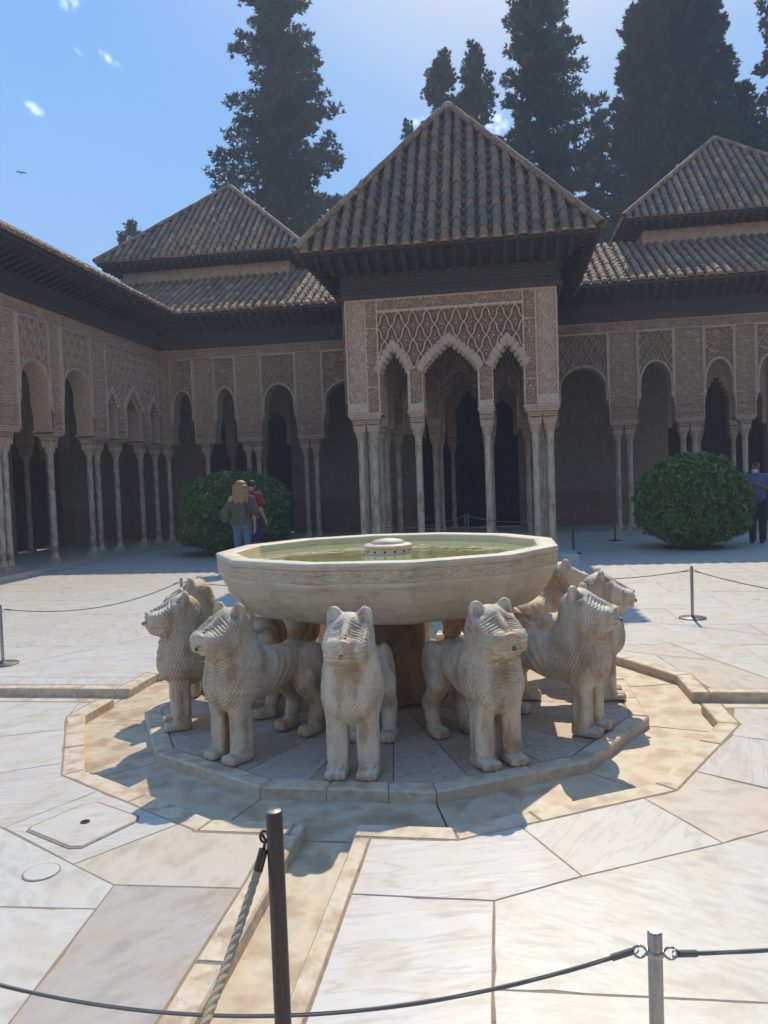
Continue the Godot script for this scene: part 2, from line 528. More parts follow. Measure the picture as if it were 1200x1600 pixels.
# ---------------------------------------------------------------- smooth solids
class Sdf:
	var o: Vector3
	var h: float
	var nx: int
	var ny: int
	var nz: int
	var f := PackedFloat32Array()
	var v := PackedVector3Array()
	var idx := PackedInt32Array()
	var n := PackedVector3Array()

	func _init(lo: Vector3, hi: Vector3, cell: float) -> void:
		o = lo
		h = cell
		nx = int(ceil((hi.x - lo.x) / h)) + 1
		ny = int(ceil((hi.y - lo.y) / h)) + 1
		nz = int(ceil((hi.z - lo.z) / h)) + 1
		f.resize(nx * ny * nz)
		f.fill(0.08)

	func cap(a: Vector3, b: Vector3, ra: float, rb: float, k := 0.03, sub := false) -> void:
		var m := maxf(ra, rb) + k + h * 3.0
		var lo := a.min(b) - Vector3(m, m, m)
		var hi := a.max(b) + Vector3(m, m, m)
		var ba := b - a
		var inv := 1.0 / maxf(ba.length_squared(), 1e-9)
		var dr := rb - ra
		var x0 := maxi(0, int((lo.x - o.x) / h))
		var x1 := mini(nx - 1, int((hi.x - o.x) / h))
		var y0 := maxi(0, int((lo.y - o.y) / h))
		var y1 := mini(ny - 1, int((hi.y - o.y) / h))
		var z0 := maxi(0, int((lo.z - o.z) / h))
		var z1 := mini(nz - 1, int((hi.z - o.z) / h))
		for z in range(z0, z1 + 1):
			for y in range(y0, y1 + 1):
				var i := (z * ny + y) * nx + x0
				var p := Vector3(o.x + x0 * h, o.y + y * h, o.z + z * h) - a
				for x in range(x0, x1 + 1):
					var t := clampf(p.dot(ba) * inv, 0.0, 1.0)
					var d := (p - ba * t).length() - ra - dr * t
					var g := f[i]
					if sub:
						d = -d
						var q := maxf(k - absf(d - g), 0.0)
						f[i] = maxf(d, g) + q * q * 0.25 / k
					else:
						var q := maxf(k - absf(d - g), 0.0)
						f[i] = minf(d, g) - q * q * 0.25 / k
					i += 1
					p.x += h

	func ell(c: Vector3, r: Vector3, k := 0.03, b := Basis.IDENTITY, sub := false) -> void:
		var mr := maxf(r.x, maxf(r.y, r.z)) if b != Basis.IDENTITY else 0.0
		var ext := (Vector3(mr, mr, mr) if mr > 0.0 else r) + Vector3.ONE * (k + h * 3.0)
		var lo := c - ext
		var hi := c + ext
		var bi := b.inverse()
		var ir := Vector3(1.0 / r.x, 1.0 / r.y, 1.0 / r.z)
		var x0 := maxi(0, int((lo.x - o.x) / h))
		var x1 := mini(nx - 1, int((hi.x - o.x) / h))
		var y0 := maxi(0, int((lo.y - o.y) / h))
		var y1 := mini(ny - 1, int((hi.y - o.y) / h))
		var z0 := maxi(0, int((lo.z - o.z) / h))
		var z1 := mini(nz - 1, int((hi.z - o.z) / h))
		var stepx := bi * Vector3(h, 0, 0)
		for z in range(z0, z1 + 1):
			for y in range(y0, y1 + 1):
				var i := (z * ny + y) * nx + x0
				var p := bi * (Vector3(o.x + x0 * h, o.y + y * h, o.z + z * h) - c)
				for x in range(x0, x1 + 1):
					var q0 := p * ir
					var k0 := q0.length()
					var k1 := (q0 * ir).length()
					var d := k0 * (k0 - 1.0) / maxf(k1, 1e-6)
					var g := f[i]
					if sub:
						d = -d
						var q := maxf(k - absf(d - g), 0.0)
						f[i] = maxf(d, g) + q * q * 0.25 / k
					else:
						var q := maxf(k - absf(d - g), 0.0)
						f[i] = minf(d, g) - q * q * 0.25 / k
					i += 1
					p += stepx

	func rbox(c: Vector3, half: Vector3, rad: float, k := 0.03, b := Basis.IDENTITY) -> void:
		var mr := half.length() if b != Basis.IDENTITY else 0.0
		var ext := (Vector3(mr, mr, mr) if mr > 0.0 else half) + Vector3.ONE * (k + h * 3.0)
		var lo := c - ext
		var hi := c + ext
		var bi := b.inverse()
		var q1 := half - Vector3(rad, rad, rad)
		var x0 := maxi(0, int((lo.x - o.x) / h))
		var x1 := mini(nx - 1, int((hi.x - o.x) / h))
		var y0 := maxi(0, int((lo.y - o.y) / h))
		var y1 := mini(ny - 1, int((hi.y - o.y) / h))
		var z0 := maxi(0, int((lo.z - o.z) / h))
		var z1 := mini(nz - 1, int((hi.z - o.z) / h))
		var stepx := bi * Vector3(h, 0, 0)
		for z in range(z0, z1 + 1):
			for y in range(y0, y1 + 1):
				var i := (z * ny + y) * nx + x0
				var p := bi * (Vector3(o.x + x0 * h, o.y + y * h, o.z + z * h) - c)
				for x in range(x0, x1 + 1):
					var e := p.abs() - q1
					var d := e.max(Vector3.ZERO).length() + minf(maxf(e.x, maxf(e.y, e.z)), 0.0) - rad
					var g := f[i]
					var q := maxf(k - absf(d - g), 0.0)
					f[i] = minf(d, g) - q * q * 0.25 / k
					i += 1
					p += stepx

	# cells above this height are cut off flat
	func floor_at(y: float) -> void:
		for z in nz:
			for j in ny:
				var d := y - (o.y + j * h)
				if d > -0.08:
					var i := (z * ny + j) * nx
					for x in nx:
						f[i] = maxf(f[i], d)
						i += 1

	func ceil_at(y: float) -> void:
		for z in nz:
			for j in ny:
				var d := (o.y + j * h) - y
				if d > -0.08:
					var i := (z * ny + j) * nx
					for x in nx:
						f[i] = maxf(f[i], d)
						i += 1

	# the half at x >= 0 is copied to the other side: the grid must be symmetric about x = 0
	func mirror() -> void:
		for z in nz:
			for y in ny:
				var i := (z * ny + y) * nx
				var j := i + nx - 1
				while i < j:
					f[i] = f[j]
					i += 1
					j -= 1

	func nets() -> void:
		var cell := {}
		var sx := 1
		var sy := nx
		var sz := nx * ny
		var lim := h * 1.9
		var id := PackedInt32Array()
		id.resize(f.size())
		id.fill(-1)
		var offs := PackedInt32Array([0, sx, sy, sx + sy, sz, sx + sz, sy + sz, sx + sy + sz])
		var ea := PackedInt32Array([0, 2, 4, 6, 0, 1, 4, 5, 0, 1, 2, 3])
		var eb := PackedInt32Array([1, 3, 5, 7, 2, 3, 6, 7, 4, 5, 6, 7])
		var active := PackedInt32Array()
		for z in nz - 1:
			for y in ny - 1:
				var i := (z * ny + y) * nx
				for x in nx - 1:
					var g := f[i]
					if g < lim and g > -lim:
						var mask := 0
						for c in 8:
							if f[i + offs[c]] < 0.0:
								mask |= 1 << c
						if mask != 0 and mask != 255:
							var s := Vector3.ZERO
							var cnt := 0
							for e in 12:
								var a := ea[e]
								var b := eb[e]
								if ((mask >> a) & 1) != ((mask >> b) & 1):
									var fa := f[i + offs[a]]
									var fb := f[i + offs[b]]
									var t := fa / (fa - fb)
									var pa := Vector3(a & 1, (a >> 1) & 1, (a >> 2) & 1)
									var pb := Vector3(b & 1, (b >> 1) & 1, (b >> 2) & 1)
									s += pa.lerp(pb, t)
									cnt += 1
							id[i] = v.size()
							active.push_back(i)
							v.push_back(o + (Vector3(x, y, z) + s / cnt) * h)
					i += 1
		for i in active:
			var g := f[i] < 0.0
			for ax in 3:
				var st: int = [sx, sy, sz][ax]
				var g2 := f[i + st] < 0.0
				if g == g2:
					continue
				var u: int = [sy, sz, sx][ax]
				var w: int = [sz, sx, sy][ax]
				if i - u - w < 0:
					continue
				var a := id[i]
				var b := id[i - u]
				var c := id[i - u - w]
				var d := id[i - w]
				if a < 0 or b < 0 or c < 0 or d < 0:
					continue
				# clockwise seen from outside
				if g:
					idx.append_array(PackedInt32Array([a, c, b, a, d, c]))
				else:
					idx.append_array(PackedInt32Array([a, b, c, a, c, d]))

	func normals() -> void:
		n.resize(v.size())
		n.fill(Vector3.ZERO)
		for i in range(0, idx.size(), 3):
			var a := v[idx[i]]
			var m := (v[idx[i + 2]] - a).cross(v[idx[i + 1]] - a)
			n[idx[i]] += m
			n[idx[i + 1]] += m
			n[idx[i + 2]] += m
		for i in n.size():
			n[i] = n[i].normalized()

	func smooth(times: int, amount := 0.5) -> void:
		for t in times:
			var s := PackedVector3Array()
			s.resize(v.size())
			s.fill(Vector3.ZERO)
			var c := PackedInt32Array()
			c.resize(v.size())
			c.fill(0)
			for i in range(0, idx.size(), 3):
				for e in 3:
					var a := idx[i + e]
					var b := idx[i + (e + 1) % 3]
					s[a] += v[b]
					c[a] += 1
			for i in v.size():
				if c[i] > 0:
					v[i] = v[i].lerp(s[i] / c[i], amount)

	func mesh() -> ArrayMesh:
		if n.size() != v.size():
			normals()
		var a := []
		a.resize(Mesh.ARRAY_MAX)
		a[Mesh.ARRAY_VERTEX] = v
		a[Mesh.ARRAY_NORMAL] = n
		a[Mesh.ARRAY_INDEX] = idx
		var m := ArrayMesh.new()
		m.add_surface_from_arrays(Mesh.PRIMITIVE_TRIANGLES, a)
		return m

	func done() -> ArrayMesh:
		nets()
		return mesh()


# ---------------------------------------------------------------- the lions
# A lion stands with its paws on y = 0 and looks along +z.
func lion_field() -> Sdf:
	var s := Sdf.new(Vector3(-0.216, -0.012, -0.58), Vector3(0.216, 0.97, 0.54), 0.0062)
	# trunk and rump
	s.cap(Vector3(0, 0.475, -0.36), Vector3(0, 0.485, 0.05), 0.118, 0.135, 0.03)
	s.ell(Vector3(0, 0.455, 0.02), Vector3(0.13, 0.155, 0.2), 0.05)
	s.ell(Vector3(0, 0.495, 0.185), Vector3(0.172, 0.225, 0.175), 0.05)
	s.ell(Vector3(0, 0.435, 0.245), Vector3(0.158, 0.14, 0.13), 0.05)
	# neck and a wedge-shaped head as broad as the neck
	s.cap(Vector3(0, 0.60, 0.185), Vector3(0, 0.775, 0.205), 0.150, 0.124, 0.05)
	var tip := Basis(Vector3.RIGHT, deg_to_rad(27.6))
	s.rbox(Vector3(0, 0.757, 0.268), Vector3(0.124, 0.086, 0.142), 0.045, 0.02, tip)
	s.rbox(Vector3(0, 0.722, 0.352), Vector3(0.112, 0.062, 0.092), 0.042, 0.02)
	s.ell(Vector3(0, 0.828, 0.325), Vector3(0.024, 0.018, 0.13), 0.016, tip)
	s.ell(Vector3(0, 0.773, 0.440), Vector3(0.036, 0.015, 0.014), 0.012)
	s.cap(Vector3(0, 0.710, 0.42), Vector3(0, 0.707, 0.448), 0.022, 0.020, 0.008)
	s.ell(Vector3(0, 0.668, 0.345), Vector3(0.085, 0.03, 0.07), 0.03)
	# ears: broad flaps flush with the cheeks
	s.ell(Vector3(0.086, 0.872, 0.205), Vector3(0.046, 0.060, 0.030), 0.022, Basis(Vector3.FORWARD, 0.12))
	s.ell(Vector3(0.095, 0.876, 0.245), Vector3(0.029, 0.042, 0.024), 0.008, Basis(Vector3.FORWARD, 0.12), true)
	# front legs
	s.cap(Vector3(0.085, 0.42, 0.235), Vector3(0.087, 0.30, 0.24), 0.078, 0.058, 0.02)
	s.rbox(Vector3(0.087, 0.19, 0.238), Vector3(0.057, 0.19, 0.058), 0.030, 0.02)
	s.rbox(Vector3(0.088, 0.026, 0.275), Vector3(0.058, 0.028, 0.088), 0.022, 0.018)
	# haunch, hind leg
	s.ell(Vector3(0.092, 0.425, -0.355), Vector3(0.066, 0.175, 0.135), 0.025, Basis(Vector3.RIGHT, -0.25))
	s.cap(Vector3(0.105, 0.34, -0.29), Vector3(0.110, 0.20, -0.40), 0.070, 0.046, 0.03)
	s.cap(Vector3(0.110, 0.21, -0.405), Vector3(0.110, 0.06, -0.36), 0.048, 0.043, 0.03)
	s.rbox(Vector3(0.110, 0.032, -0.315), Vector3(0.050, 0.036, 0.085), 0.028, 0.02)
	s.mirror()
	# the tail lies along one flank
	s.cap(Vector3(0, 0.50, -0.475), Vector3(0.06, 0.36, -0.50), 0.028, 0.024, 0.02)
	s.cap(Vector3(0.06, 0.36, -0.50), Vector3(0.125, 0.30, -0.42), 0.024, 0.022, 0.02)
	s.cap(Vector3(0.125, 0.30, -0.42), Vector3(0.150, 0.40, -0.30), 0.022, 0.026, 0.02)
	s.floor_at(0.0)
	s.nets()
	s.smooth(1, 0.3)
	s.normals()
	return s


func lion_mesh(s: Sdf, kind: int) -> ArrayMesh:
	var nn := FastNoiseLite.new()
	nn.seed = 100 + kind
	nn.frequency = 6.0
	var v := s.v.duplicate()
	var ph: float = [0.0, 1.7, 3.1][kind]
	var fl: float = [0.74, 1.0, 0.92][kind]
	for i in v.size():
		var p := v[i]
		var nr := s.n[i]
		var d := nn.get_noise_3dv(p * 0.7) * 0.004 + nn.get_noise_3dv(p * 9.0) * 0.0016
		d -= 0.006 * smoothstep(0.52, 0.75, nn.get_noise_3dv(p * 3.1 + Vector3(5, 1, 2)))
		var face: bool = p.z > 0.27 and p.y > 0.655
		var ax := absf(p.x)
		if face:
			var fz := smoothstep(0.27, 0.30, p.z)
			var t := ((0.89 - p.y) * 0.463 + (p.z - 0.20) * 0.886) / 0.248
			if ax < 0.112 and ax > 0.018 and nr.y > 0.35:
				# eyes as slanting almonds, folds of the cheek below them
				var q := (t - 0.36) * 0.248 - (ax - 0.02) * 0.42
				var edge := smoothstep(0.018, 0.028, ax) * smoothstep(0.112, 0.098, ax) * smoothstep(-0.012, -0.002, q) * smoothstep(0.118, 0.105, q)
				d -= fz * 0.0095 * edge * smoothstep(-0.1, 0.75, cos(q * TAU / 0.0225))
				var er := Vector2((ax - 0.058) / 0.030, (q - 0.012) / 0.008).length()
				d += fz * 0.005 * smoothstep(1.1, 0.6, er)
			# whisker arcs sweep round the corner of the mouth
			var wr := Vector2(p.z - 0.375, (p.y - 0.722) * 0.9).length()
			if ax > 0.085 and nr.y < 0.6 and p.z < 0.385:
				d += fz * 0.0055 * sin(wr * TAU / 0.0185 + ph) * smoothstep(0.035, 0.05, wr)
			# mouth: a long band of teeth between two lips
			if p.z > 0.315 and absf(p.y - 0.706) < 0.026 and nr.y < 0.6:
				var yy := absf(p.y - 0.706)
				d -= 0.0085 * smoothstep(0.008, 0.012, yy) * smoothstep(0.021, 0.016, yy)
				if yy < 0.010 and ax > 0.026:
					d -= 0.005 * smoothstep(0.80, 0.97, absf(sin((ax + 0.7 * (0.445 - p.z)) * 150.0)))
			# upper lip lines
			elif p.z > 0.33 and p.y > 0.73 and p.y < 0.765 and nr.y < 0.6:
				d += 0.0035 * sin((p.y + 0.12 * ax) * TAU / 0.0150)
			# nostrils
			d -= 0.004 * exp(-(Vector2(ax - 0.018, p.y - 0.764).length_squared()) / 0.00005) * smoothstep(0.42, 0.44, p.z)
		else:
			# mane: wavy locks over chest, neck and shoulders
			var m := smoothstep(0.00, 0.07, p.z + 0.35 * (p.y - 0.5)) * smoothstep(0.30, 0.36, p.y)
			if p.y > 0.83:
				m *= smoothstep(0.885, 0.83, p.y)
			if kind == 0 and p.z > 0.24:
				m *= 0.55
			if m > 0.0:
				var ang := atan2(p.x, p.z - 0.16)
				var u := ang * 0.165
				var side := smoothstep(0.055, 0.105, absf(u)) if kind == 2 else 1.0
				var wob := nn.get_noise_3dv(p * 1.6) * 2.5
				var w1 := p.y * 330.0 * fl + 2.6 * sin(u * 105.0 + p.y * 14.0 + ph) + wob
				var w2 := u * 340.0 + 2.3 * sin(p.y * 125.0 + u * 22.0 + ph) + wob
				d += m * 0.0058 * lerpf(sin(w1), sin(w2), side)
				# a collar of two scalloped strands under the chin
				if kind > 0 and p.z > 0.24 and ax < 0.12:
					var sc := p.y - 0.575 - 0.022 * absf(sin(p.x * 26.0))
					if absf(sc) < 0.008:
						d += 0.005
					sc = p.y - 0.515 - 0.025 * absf(sin(p.x * 26.0 + 0.6))
					if absf(sc) < 0.007:
						d += 0.004
			# ribs and haunch outline
			if p.z < 0.0 and p.y > 0.30:
				var hq := Vector2((p.z + 0.355) / 0.135, (p.y - 0.425) / 0.18).length()
				d -= 0.005 * exp(-pow((hq - 1.05) / 0.06, 2.0)) * smoothstep(0.05, 0.08, ax)
				d += 0.0025 * sin(p.z * 95.0 + p.y * 55.0) * smoothstep(-0.20, -0.14, p.z) * smoothstep(0.06, 0.1, ax)
			# long flutes down the legs, toes
			if p.y < 0.30 and p.y > 0.09:
				d += 0.0042 * cos(atan2(ax - 0.09, p.z - 0.23) * 6.0) * smoothstep(0.30, 0.24, p.y)
			if p.y < 0.062 and p.z > 0.26:
				d -= 0.006 * smoothstep(0.7, 0.95, absf(cos((ax - 0.088) * 75.0)))
			elif p.y < 0.055 and p.z > -0.33 and p.z < 0.0:
				d -= 0.005 * smoothstep(0.7, 0.95, absf(cos((ax - 0.110) * 90.0)))
		v[i] = p + nr * d
	if kind == 1:
		# a head turned a little and lifted
		for i in v.size():
			var t := smoothstep(0.60, 0.74, v[i].y)
			if t > 0.0:
				var c := Vector3(0, 0.66, 0.22)
				v[i] = c + Basis.from_euler(Vector3(-0.07 * t, 0.05 * t, 0)) * (v[i] - c)
	elif kind == 2:
		for i in v.size():
			v[i].x *= 1.0 + 0.05 * smoothstep(0.3, 0.5, v[i].y)
			var t := smoothstep(0.60, 0.74, v[i].y)
			if t > 0.0:
				var c := Vector3(0, 0.66, 0.22)
				v[i] = c + Basis.from_euler(Vector3(0.04 * t, 0, 0)) * (v[i] - c)
	var r := Sdf.new(Vector3.ZERO, Vector3.ONE * 0.01, 0.01)
	r.v = v
	r.idx = s.idx
	r.normals()
	return r.mesh()


func make_lions() -> void:
	var s := lion_field()
	var meshes := [lion_mesh(s, 0), lion_mesh(s, 1), lion_mesh(s, 2)]
	var pipe := Mb.new()
	pipe.tube(PackedVector3Array([Vector3(0, 0.708, 0.43), Vector3(0, 0.706, 0.468)]), 0.0120, 12, 0, 0.1, -1.0, false)
	pipe.tube(PackedVector3Array([Vector3(0, 0.706, 0.470), Vector3(0, 0.708, 0.43)]), 0.0085, 12, 0, 0.1, -1.0, false)
	var pm := pipe.mesh()
	var bore := Mb.new()
	bore.tube(PackedVector3Array([Vector3(0, 0.7075, 0.44), Vector3(0, 0.7065, 0.462)]), 0.0084, 10)
	var bmesh := bore.mesh()
	# angle round the basin from the near side, shape, stone, label
	var all := [
		[0, 0, 2, "marble lion facing the camera head-on, directly above the near water channel"],
		[30, 2, 0, "marble lion at the front right of the basin with a scalloped collar under its chin"],
		[60, 1, 0, "lion in right profile right of the basin, wavy mane, overlapping another lion behind it"],
		[90, 2, 2, "lion farthest right, only muzzle, ear and chest edge showing past the lion before it"],
		[120, 1, 2, "pale lion beside the bowl's right rim, seen from the back of its head"],
		[150, 2, 0, "lion on the pavilion side right of the axis, hidden behind the bowl"],
		[180, 1, 1, "lion directly behind the pedestal, looking away towards the pavilion"],
		[210, 2, 2, "lion on the pavilion side left of the axis, hidden behind the bowl"],
		[240, 1, 0, "lion beside the bowl's left rim, far side, mostly hidden by the others"],
		[270, 2, 1, "lion left of the basin, half hidden behind the one with the leftmost muzzle"],
		[300, 1, 1, "lion in left profile with the leftmost muzzle, on the platform's left edge"],
		[330, 2, 1, "brown-stained lion at the front left, hind legs showing under the bowl"],
	]
	for e in all:
		var a := deg_to_rad(e[0])
		var t := thing("stone_lion", e[3], "lion statue", Vector3(FX + 1.33 * sin(a), 0.001, 1.33 * cos(a)), a, "twelve lions round the fountain")
		part(t, "body", meshes[e[1]], M["lion%d" % e[2]])
		var off := Vector3.ZERO
		var xf := Transform3D()
		if e[1] == 1:
			var c := Vector3(0, 0.66, 0.22)
			var b := Basis.from_euler(Vector3(-0.07, 0.05, 0))
			xf = Transform3D(b, c - b * c)
		elif e[1] == 2:
			var c := Vector3(0, 0.66, 0.22)
			var b := Basis.from_euler(Vector3(0.04, 0, 0))
			xf = Transform3D(b, c - b * c)
		var sp := part(t, "spout", pm, M.pipe, xf)
		part(sp, "bore", bmesh, M.hole)


# ---------------------------------------------------------------- paving, moat, platform
func ring_point(r: float, k: int) -> Vector2:
	var a := deg_to_rad(15.0 + 30.0 * k)
	return Vector2(FX + r * sin(a), r * cos(a))


func dodecagon(r: float) -> PackedVector2Array:
	var p := PackedVector2Array()
	for k in 12:
		p.push_back(ring_point(r, k))
	return p


func flat_radius(deg: float) -> float:
	return (RPLAT - 0.125) * cos(deg_to_rad(15.0)) / cos(deg_to_rad(fposmod(deg + 15.0, 30.0) - 15.0))


func area(p: PackedVector2Array) -> float:
	var s := 0.0
	for i in p.size():
		s += p[i].cross(p[(i + 1) % p.size()])
	return absf(s) * 0.5


func rect(x0: float, z0: float, x1: float, z1: float) -> PackedVector2Array:
	return PackedVector2Array([Vector2(x0, z0), Vector2(x1, z0), Vector2(x1, z1), Vector2(x0, z1)])


# one stone of the paving: called, outline in x,z, top, bottom, material, joint
func stone(parent: Node, called: String, poly: PackedVector2Array, top: float, low: float, mat: Material, gap := 0.003, bev := 0.002, label := "") -> void:
	var p := poly
	if Geometry2D.is_polygon_clockwise(p):
		p = p.duplicate()
		p.reverse()
	# drop points that lie on top of each other
	var q := PackedVector2Array()
	for i in p.size():
		if p[i].distance_to(p[(i + 1) % p.size()]) > 0.012:
			q.push_back(p[i])
	if q.size() < 3 or area(q) < 0.006:
		return
	var whole := q
	q = Mb.inset(whole, gap)
	if Geometry2D.triangulate_polygon(q).is_empty() or Geometry2D.triangulate_polygon(Mb.inset(q, bev)).is_empty():
		q = whole
		bev = 0.0
		if Geometry2D.triangulate_polygon(q).is_empty():
			# an outline that touches itself: shrink it, which parts it cleanly
			if gap > 0.0:
				for piece in Geometry2D.offset_polygon(poly, -gap):
					stone(parent, called, piece, top, low, mat, 0.0, 0.0, label)
			return
	q = worn_edge(q)
	if Geometry2D.triangulate_polygon(Mb.inset(q, bev)).is_empty():
		bev = 0.0
	var c := Vector2.ZERO
	for e in q:
		c += e
	c /= q.size()
	var turn := ru(0, TAU)
	var off := Vector2(ru(0, 9), ru(0, 9))
	var uvf := Transform2D(turn, off) * Transform2D(0.0, -c)
	var m := Mb.new()
	m.slab(q, low, top + ru(-0.0015, 0.0015), bev, false, uvf)
	var o := part(parent, called, m, mat)
	if label:
		o.set_meta("label", label)


# edges that wander by a millimetre or two, with a chip here and there
func worn_edge(p: PackedVector2Array) -> PackedVector2Array:
	var out := PackedVector2Array()
	var k := p.size()
	for i in k:
		var a := p[i]
		var b := p[(i + 1) % k]
		var l := a.distance_to(b)
		var d := (b - a) / maxf(l, 0.001)
		var inward := Vector2(-d.y, d.x)
		out.push_back(a)
		var n := int(l / 0.09)
		if n > 16:
			n = 16
		for j in range(1, n):
			var depth := ru(-0.0003, 0.0022)
			if rng.randf() < 0.05:
				depth = ru(0.004, 0.010)
			out.push_back(a.lerp(b, (j + ru(-0.25, 0.25)) / n) + inward * depth)
	return out


func cut(pieces: Array, by: PackedVector2Array) -> Array:
	var out := []
	for p in pieces:
		for q in Geometry2D.clip_polygons(p, by):
			if not Geometry2D.is_polygon_clockwise(q) or true:
				out.append(q)
	return out


func pts(a: Array) -> PackedVector2Array:
	var p := PackedVector2Array()
	for i in range(0, a.size(), 2):
		p.push_back(Vector2(a[i], a[i + 1]))
	return p


const CX0 := -0.086
const CX1 := 0.168
const CZ0 := -0.095
const CZ1 := 0.175
const RIN := 2.26
const ROUT := 2.395
const RPLAT := 1.846


func make_ground() -> void:
	var base := struct("ground", "earth bed under the courtyard")
	var g := Mb.new()
	g.slab(rect(-90, -90, 90, 90), -0.4, -0.152)
	part(base, "bedding", g, M.bed)
	var inner := dodecagon(RIN)
	var outer := dodecagon(ROUT)
	var chans := [rect(CX0, 1.9, CX1, 9.0), rect(CX0, -9.0, CX1, -1.9), rect(-9.0, CZ0, -1.9, CZ1), rect(1.9, CZ0, 9.0, CZ1)]
	var wide := [rect(-0.205, 1.9, 0.252, 9.0), rect(-0.205, -9.0, 0.252, -1.9), rect(-9.0, CZ0 - 0.125, -1.9, CZ1 + 0.105), rect(1.9, CZ0 - 0.125, 9.0, CZ1 + 0.105)]
	# mortar under and between the slabs
	for q in [rect(-8.2, CZ1 + 0.02, CX0 - 0.02, 14.5), rect(CX1 + 0.02, CZ1 + 0.02, 8.2, 14.5), rect(-8.2, -14.5, CX0 - 0.02, CZ0 - 0.02), rect(CX1 + 0.02, -14.5, 8.2, CZ0 - 0.02)]:
		for p in Geometry2D.clip_polygons(q, dodecagon(RIN + 0.02)):
			var m := Mb.new()
			m.slab(p, -0.15, -0.0022)
			part(base, "mortar_bed", m, M.bed)
	# --- the paving
	var pv := struct("courtyard_paving", "pale marble paving slabs of the courtyard")
	var hand := [
		[1, [-1.56, 2.35, -1.32, 1.88, -0.68, 2.21, -1.01, 2.66]],
		[3, [-1.01, 2.66, -0.68, 2.21, -0.60, 2.32, -0.205, 2.325, -0.205, 2.785, -0.74, 2.805]],
		[4, [-0.74, 2.805, -0.205, 2.785, -0.205, 3.70, -0.205, 4.6, -0.63, 4.6, -0.66, 3.6]],
		[2, [-1.59, 2.34, -0.74, 2.805, -0.7226, 2.98, -1.12, 3.0, -1.54, 3.03, -3.02, 1.55]],
		[2, [-1.12, 3.0, -0.7226, 2.98, -0.66, 3.6, -0.63, 4.6, -1.7, 4.6, -1.92, 3.06, -1.54, 3.03]],
		[5, [0.252, 2.325, 0.60, 2.32, 0.92, 2.14, 1.16, 2.58, 0.81, 2.79, 0.252, 2.79]],
		[1, [0.92, 2.14, 1.53, 1.78, 1.79, 2.25, 1.16, 2.58]],
		[3, [1.53, 1.78, 1.86, 1.42, 2.17, 1.65, 2.47, 1.84, 1.79, 2.25]],
		[1, [1.86, 1.42, 2.23, 0.84, 2.41, 0.92, 2.99, 1.16, 2.47, 1.84]],
		[2, [2.23, 0.84, 2.40, 0.28, 2.65, 0.28, 3.58, 0.28, 2.99, 1.16]],
		[5, [0.252, 2.79, 0.81, 2.79, 0.81, 3.45, 0.82, 4.6, 0.252, 4.6]],
		[2, [0.81, 2.79, 1.16, 2.58, 1.79, 2.25, 2.47, 1.84, 3.29, 1.7, 3.4, 3.2, 1.64, 3.28, 0.81, 3.3]],
		[2, [0.81, 3.3, 1.64, 3.28, 3.4, 3.2, 3.6, 4.6, 0.82, 4.6]],
		[2, [-2.25, 0.69, -2.38, 0.28, -3.06, 0.28, -4.22, 0.28, -3.34, 1.2, -2.49, 1.07, -2.12, 0.91]],
		[5, [-2.12, 0.91, -2.49, 1.07, -3.34, 1.2, -3.19, 1.66, -2.64, 1.97, -2.06, 1.68, -1.76, 1.5]],
		[1, [-1.76, 1.5, -2.06, 1.68, -2.64, 1.97, -3.02, 1.55, -1.59, 2.34, -1.56, 2.35, -1.32, 1.88, -1.64, 1.7]],
		[3, [2.30, -0.62, 2.38, -0.22, 2.79, -0.22, 3.68, -0.22, 2.87, -0.5, 2.65, -1.08, 2.19, -1.30]],
		[3, [2.19, -1.30, 2.65, -1.08, 2.40, -1.8, 1.95, -1.45]],
	]
	var holes := [outer]
	holes.append_array(wide)
	var taken := []
	for e in hand:
		var p := pts(e[1])
		for q in cut([p], outer):
			for w in wide:
				pass
			stone(pv, "slab", q, 0.0, -0.10, M["slab%d" % e[0]], 0.0026)
		taken.append(p)
	# the rest of the court is laid in staggered rows
	var row := 0
	var z := -14.5
	while z < 14.4:
		var dz := 0.98 if row % 3 else 1.24
		var x := -8.2 - (row % 2) * 0.8
		while x < 8.2:
			var dx := 1.35 + 0.5 * fposmod(sin(row * 12.9 + x * 3.1) * 43.7, 1.0) + (1.4 if z > 5.2 else 0.0)
			var pieces := [rect(maxf(x, -8.2), z, minf(x + dx, 8.2), minf(z + dz, 14.5))]
			if dx > 0 and maxf(x, -8.2) < minf(x + dx, 8.2) - 0.05:
				for h in holes:
					pieces = cut(pieces, h)
				for h in taken:
					pieces = cut(pieces, h)
				var tone: int = [5, 2, 5, 1, 2, 0][rng.randi() % 6]
				for q in pieces:
					stone(pv, "slab", q, 0.0, -0.10, M["slab%d" % tone], 0.0018)
			x += dx
		z += dz
		row += 1
	# --- kerb stones round the moat and along the channels
	var kb := struct("moat_kerb", "cream marble kerb round the fountain's moat and its four channels")
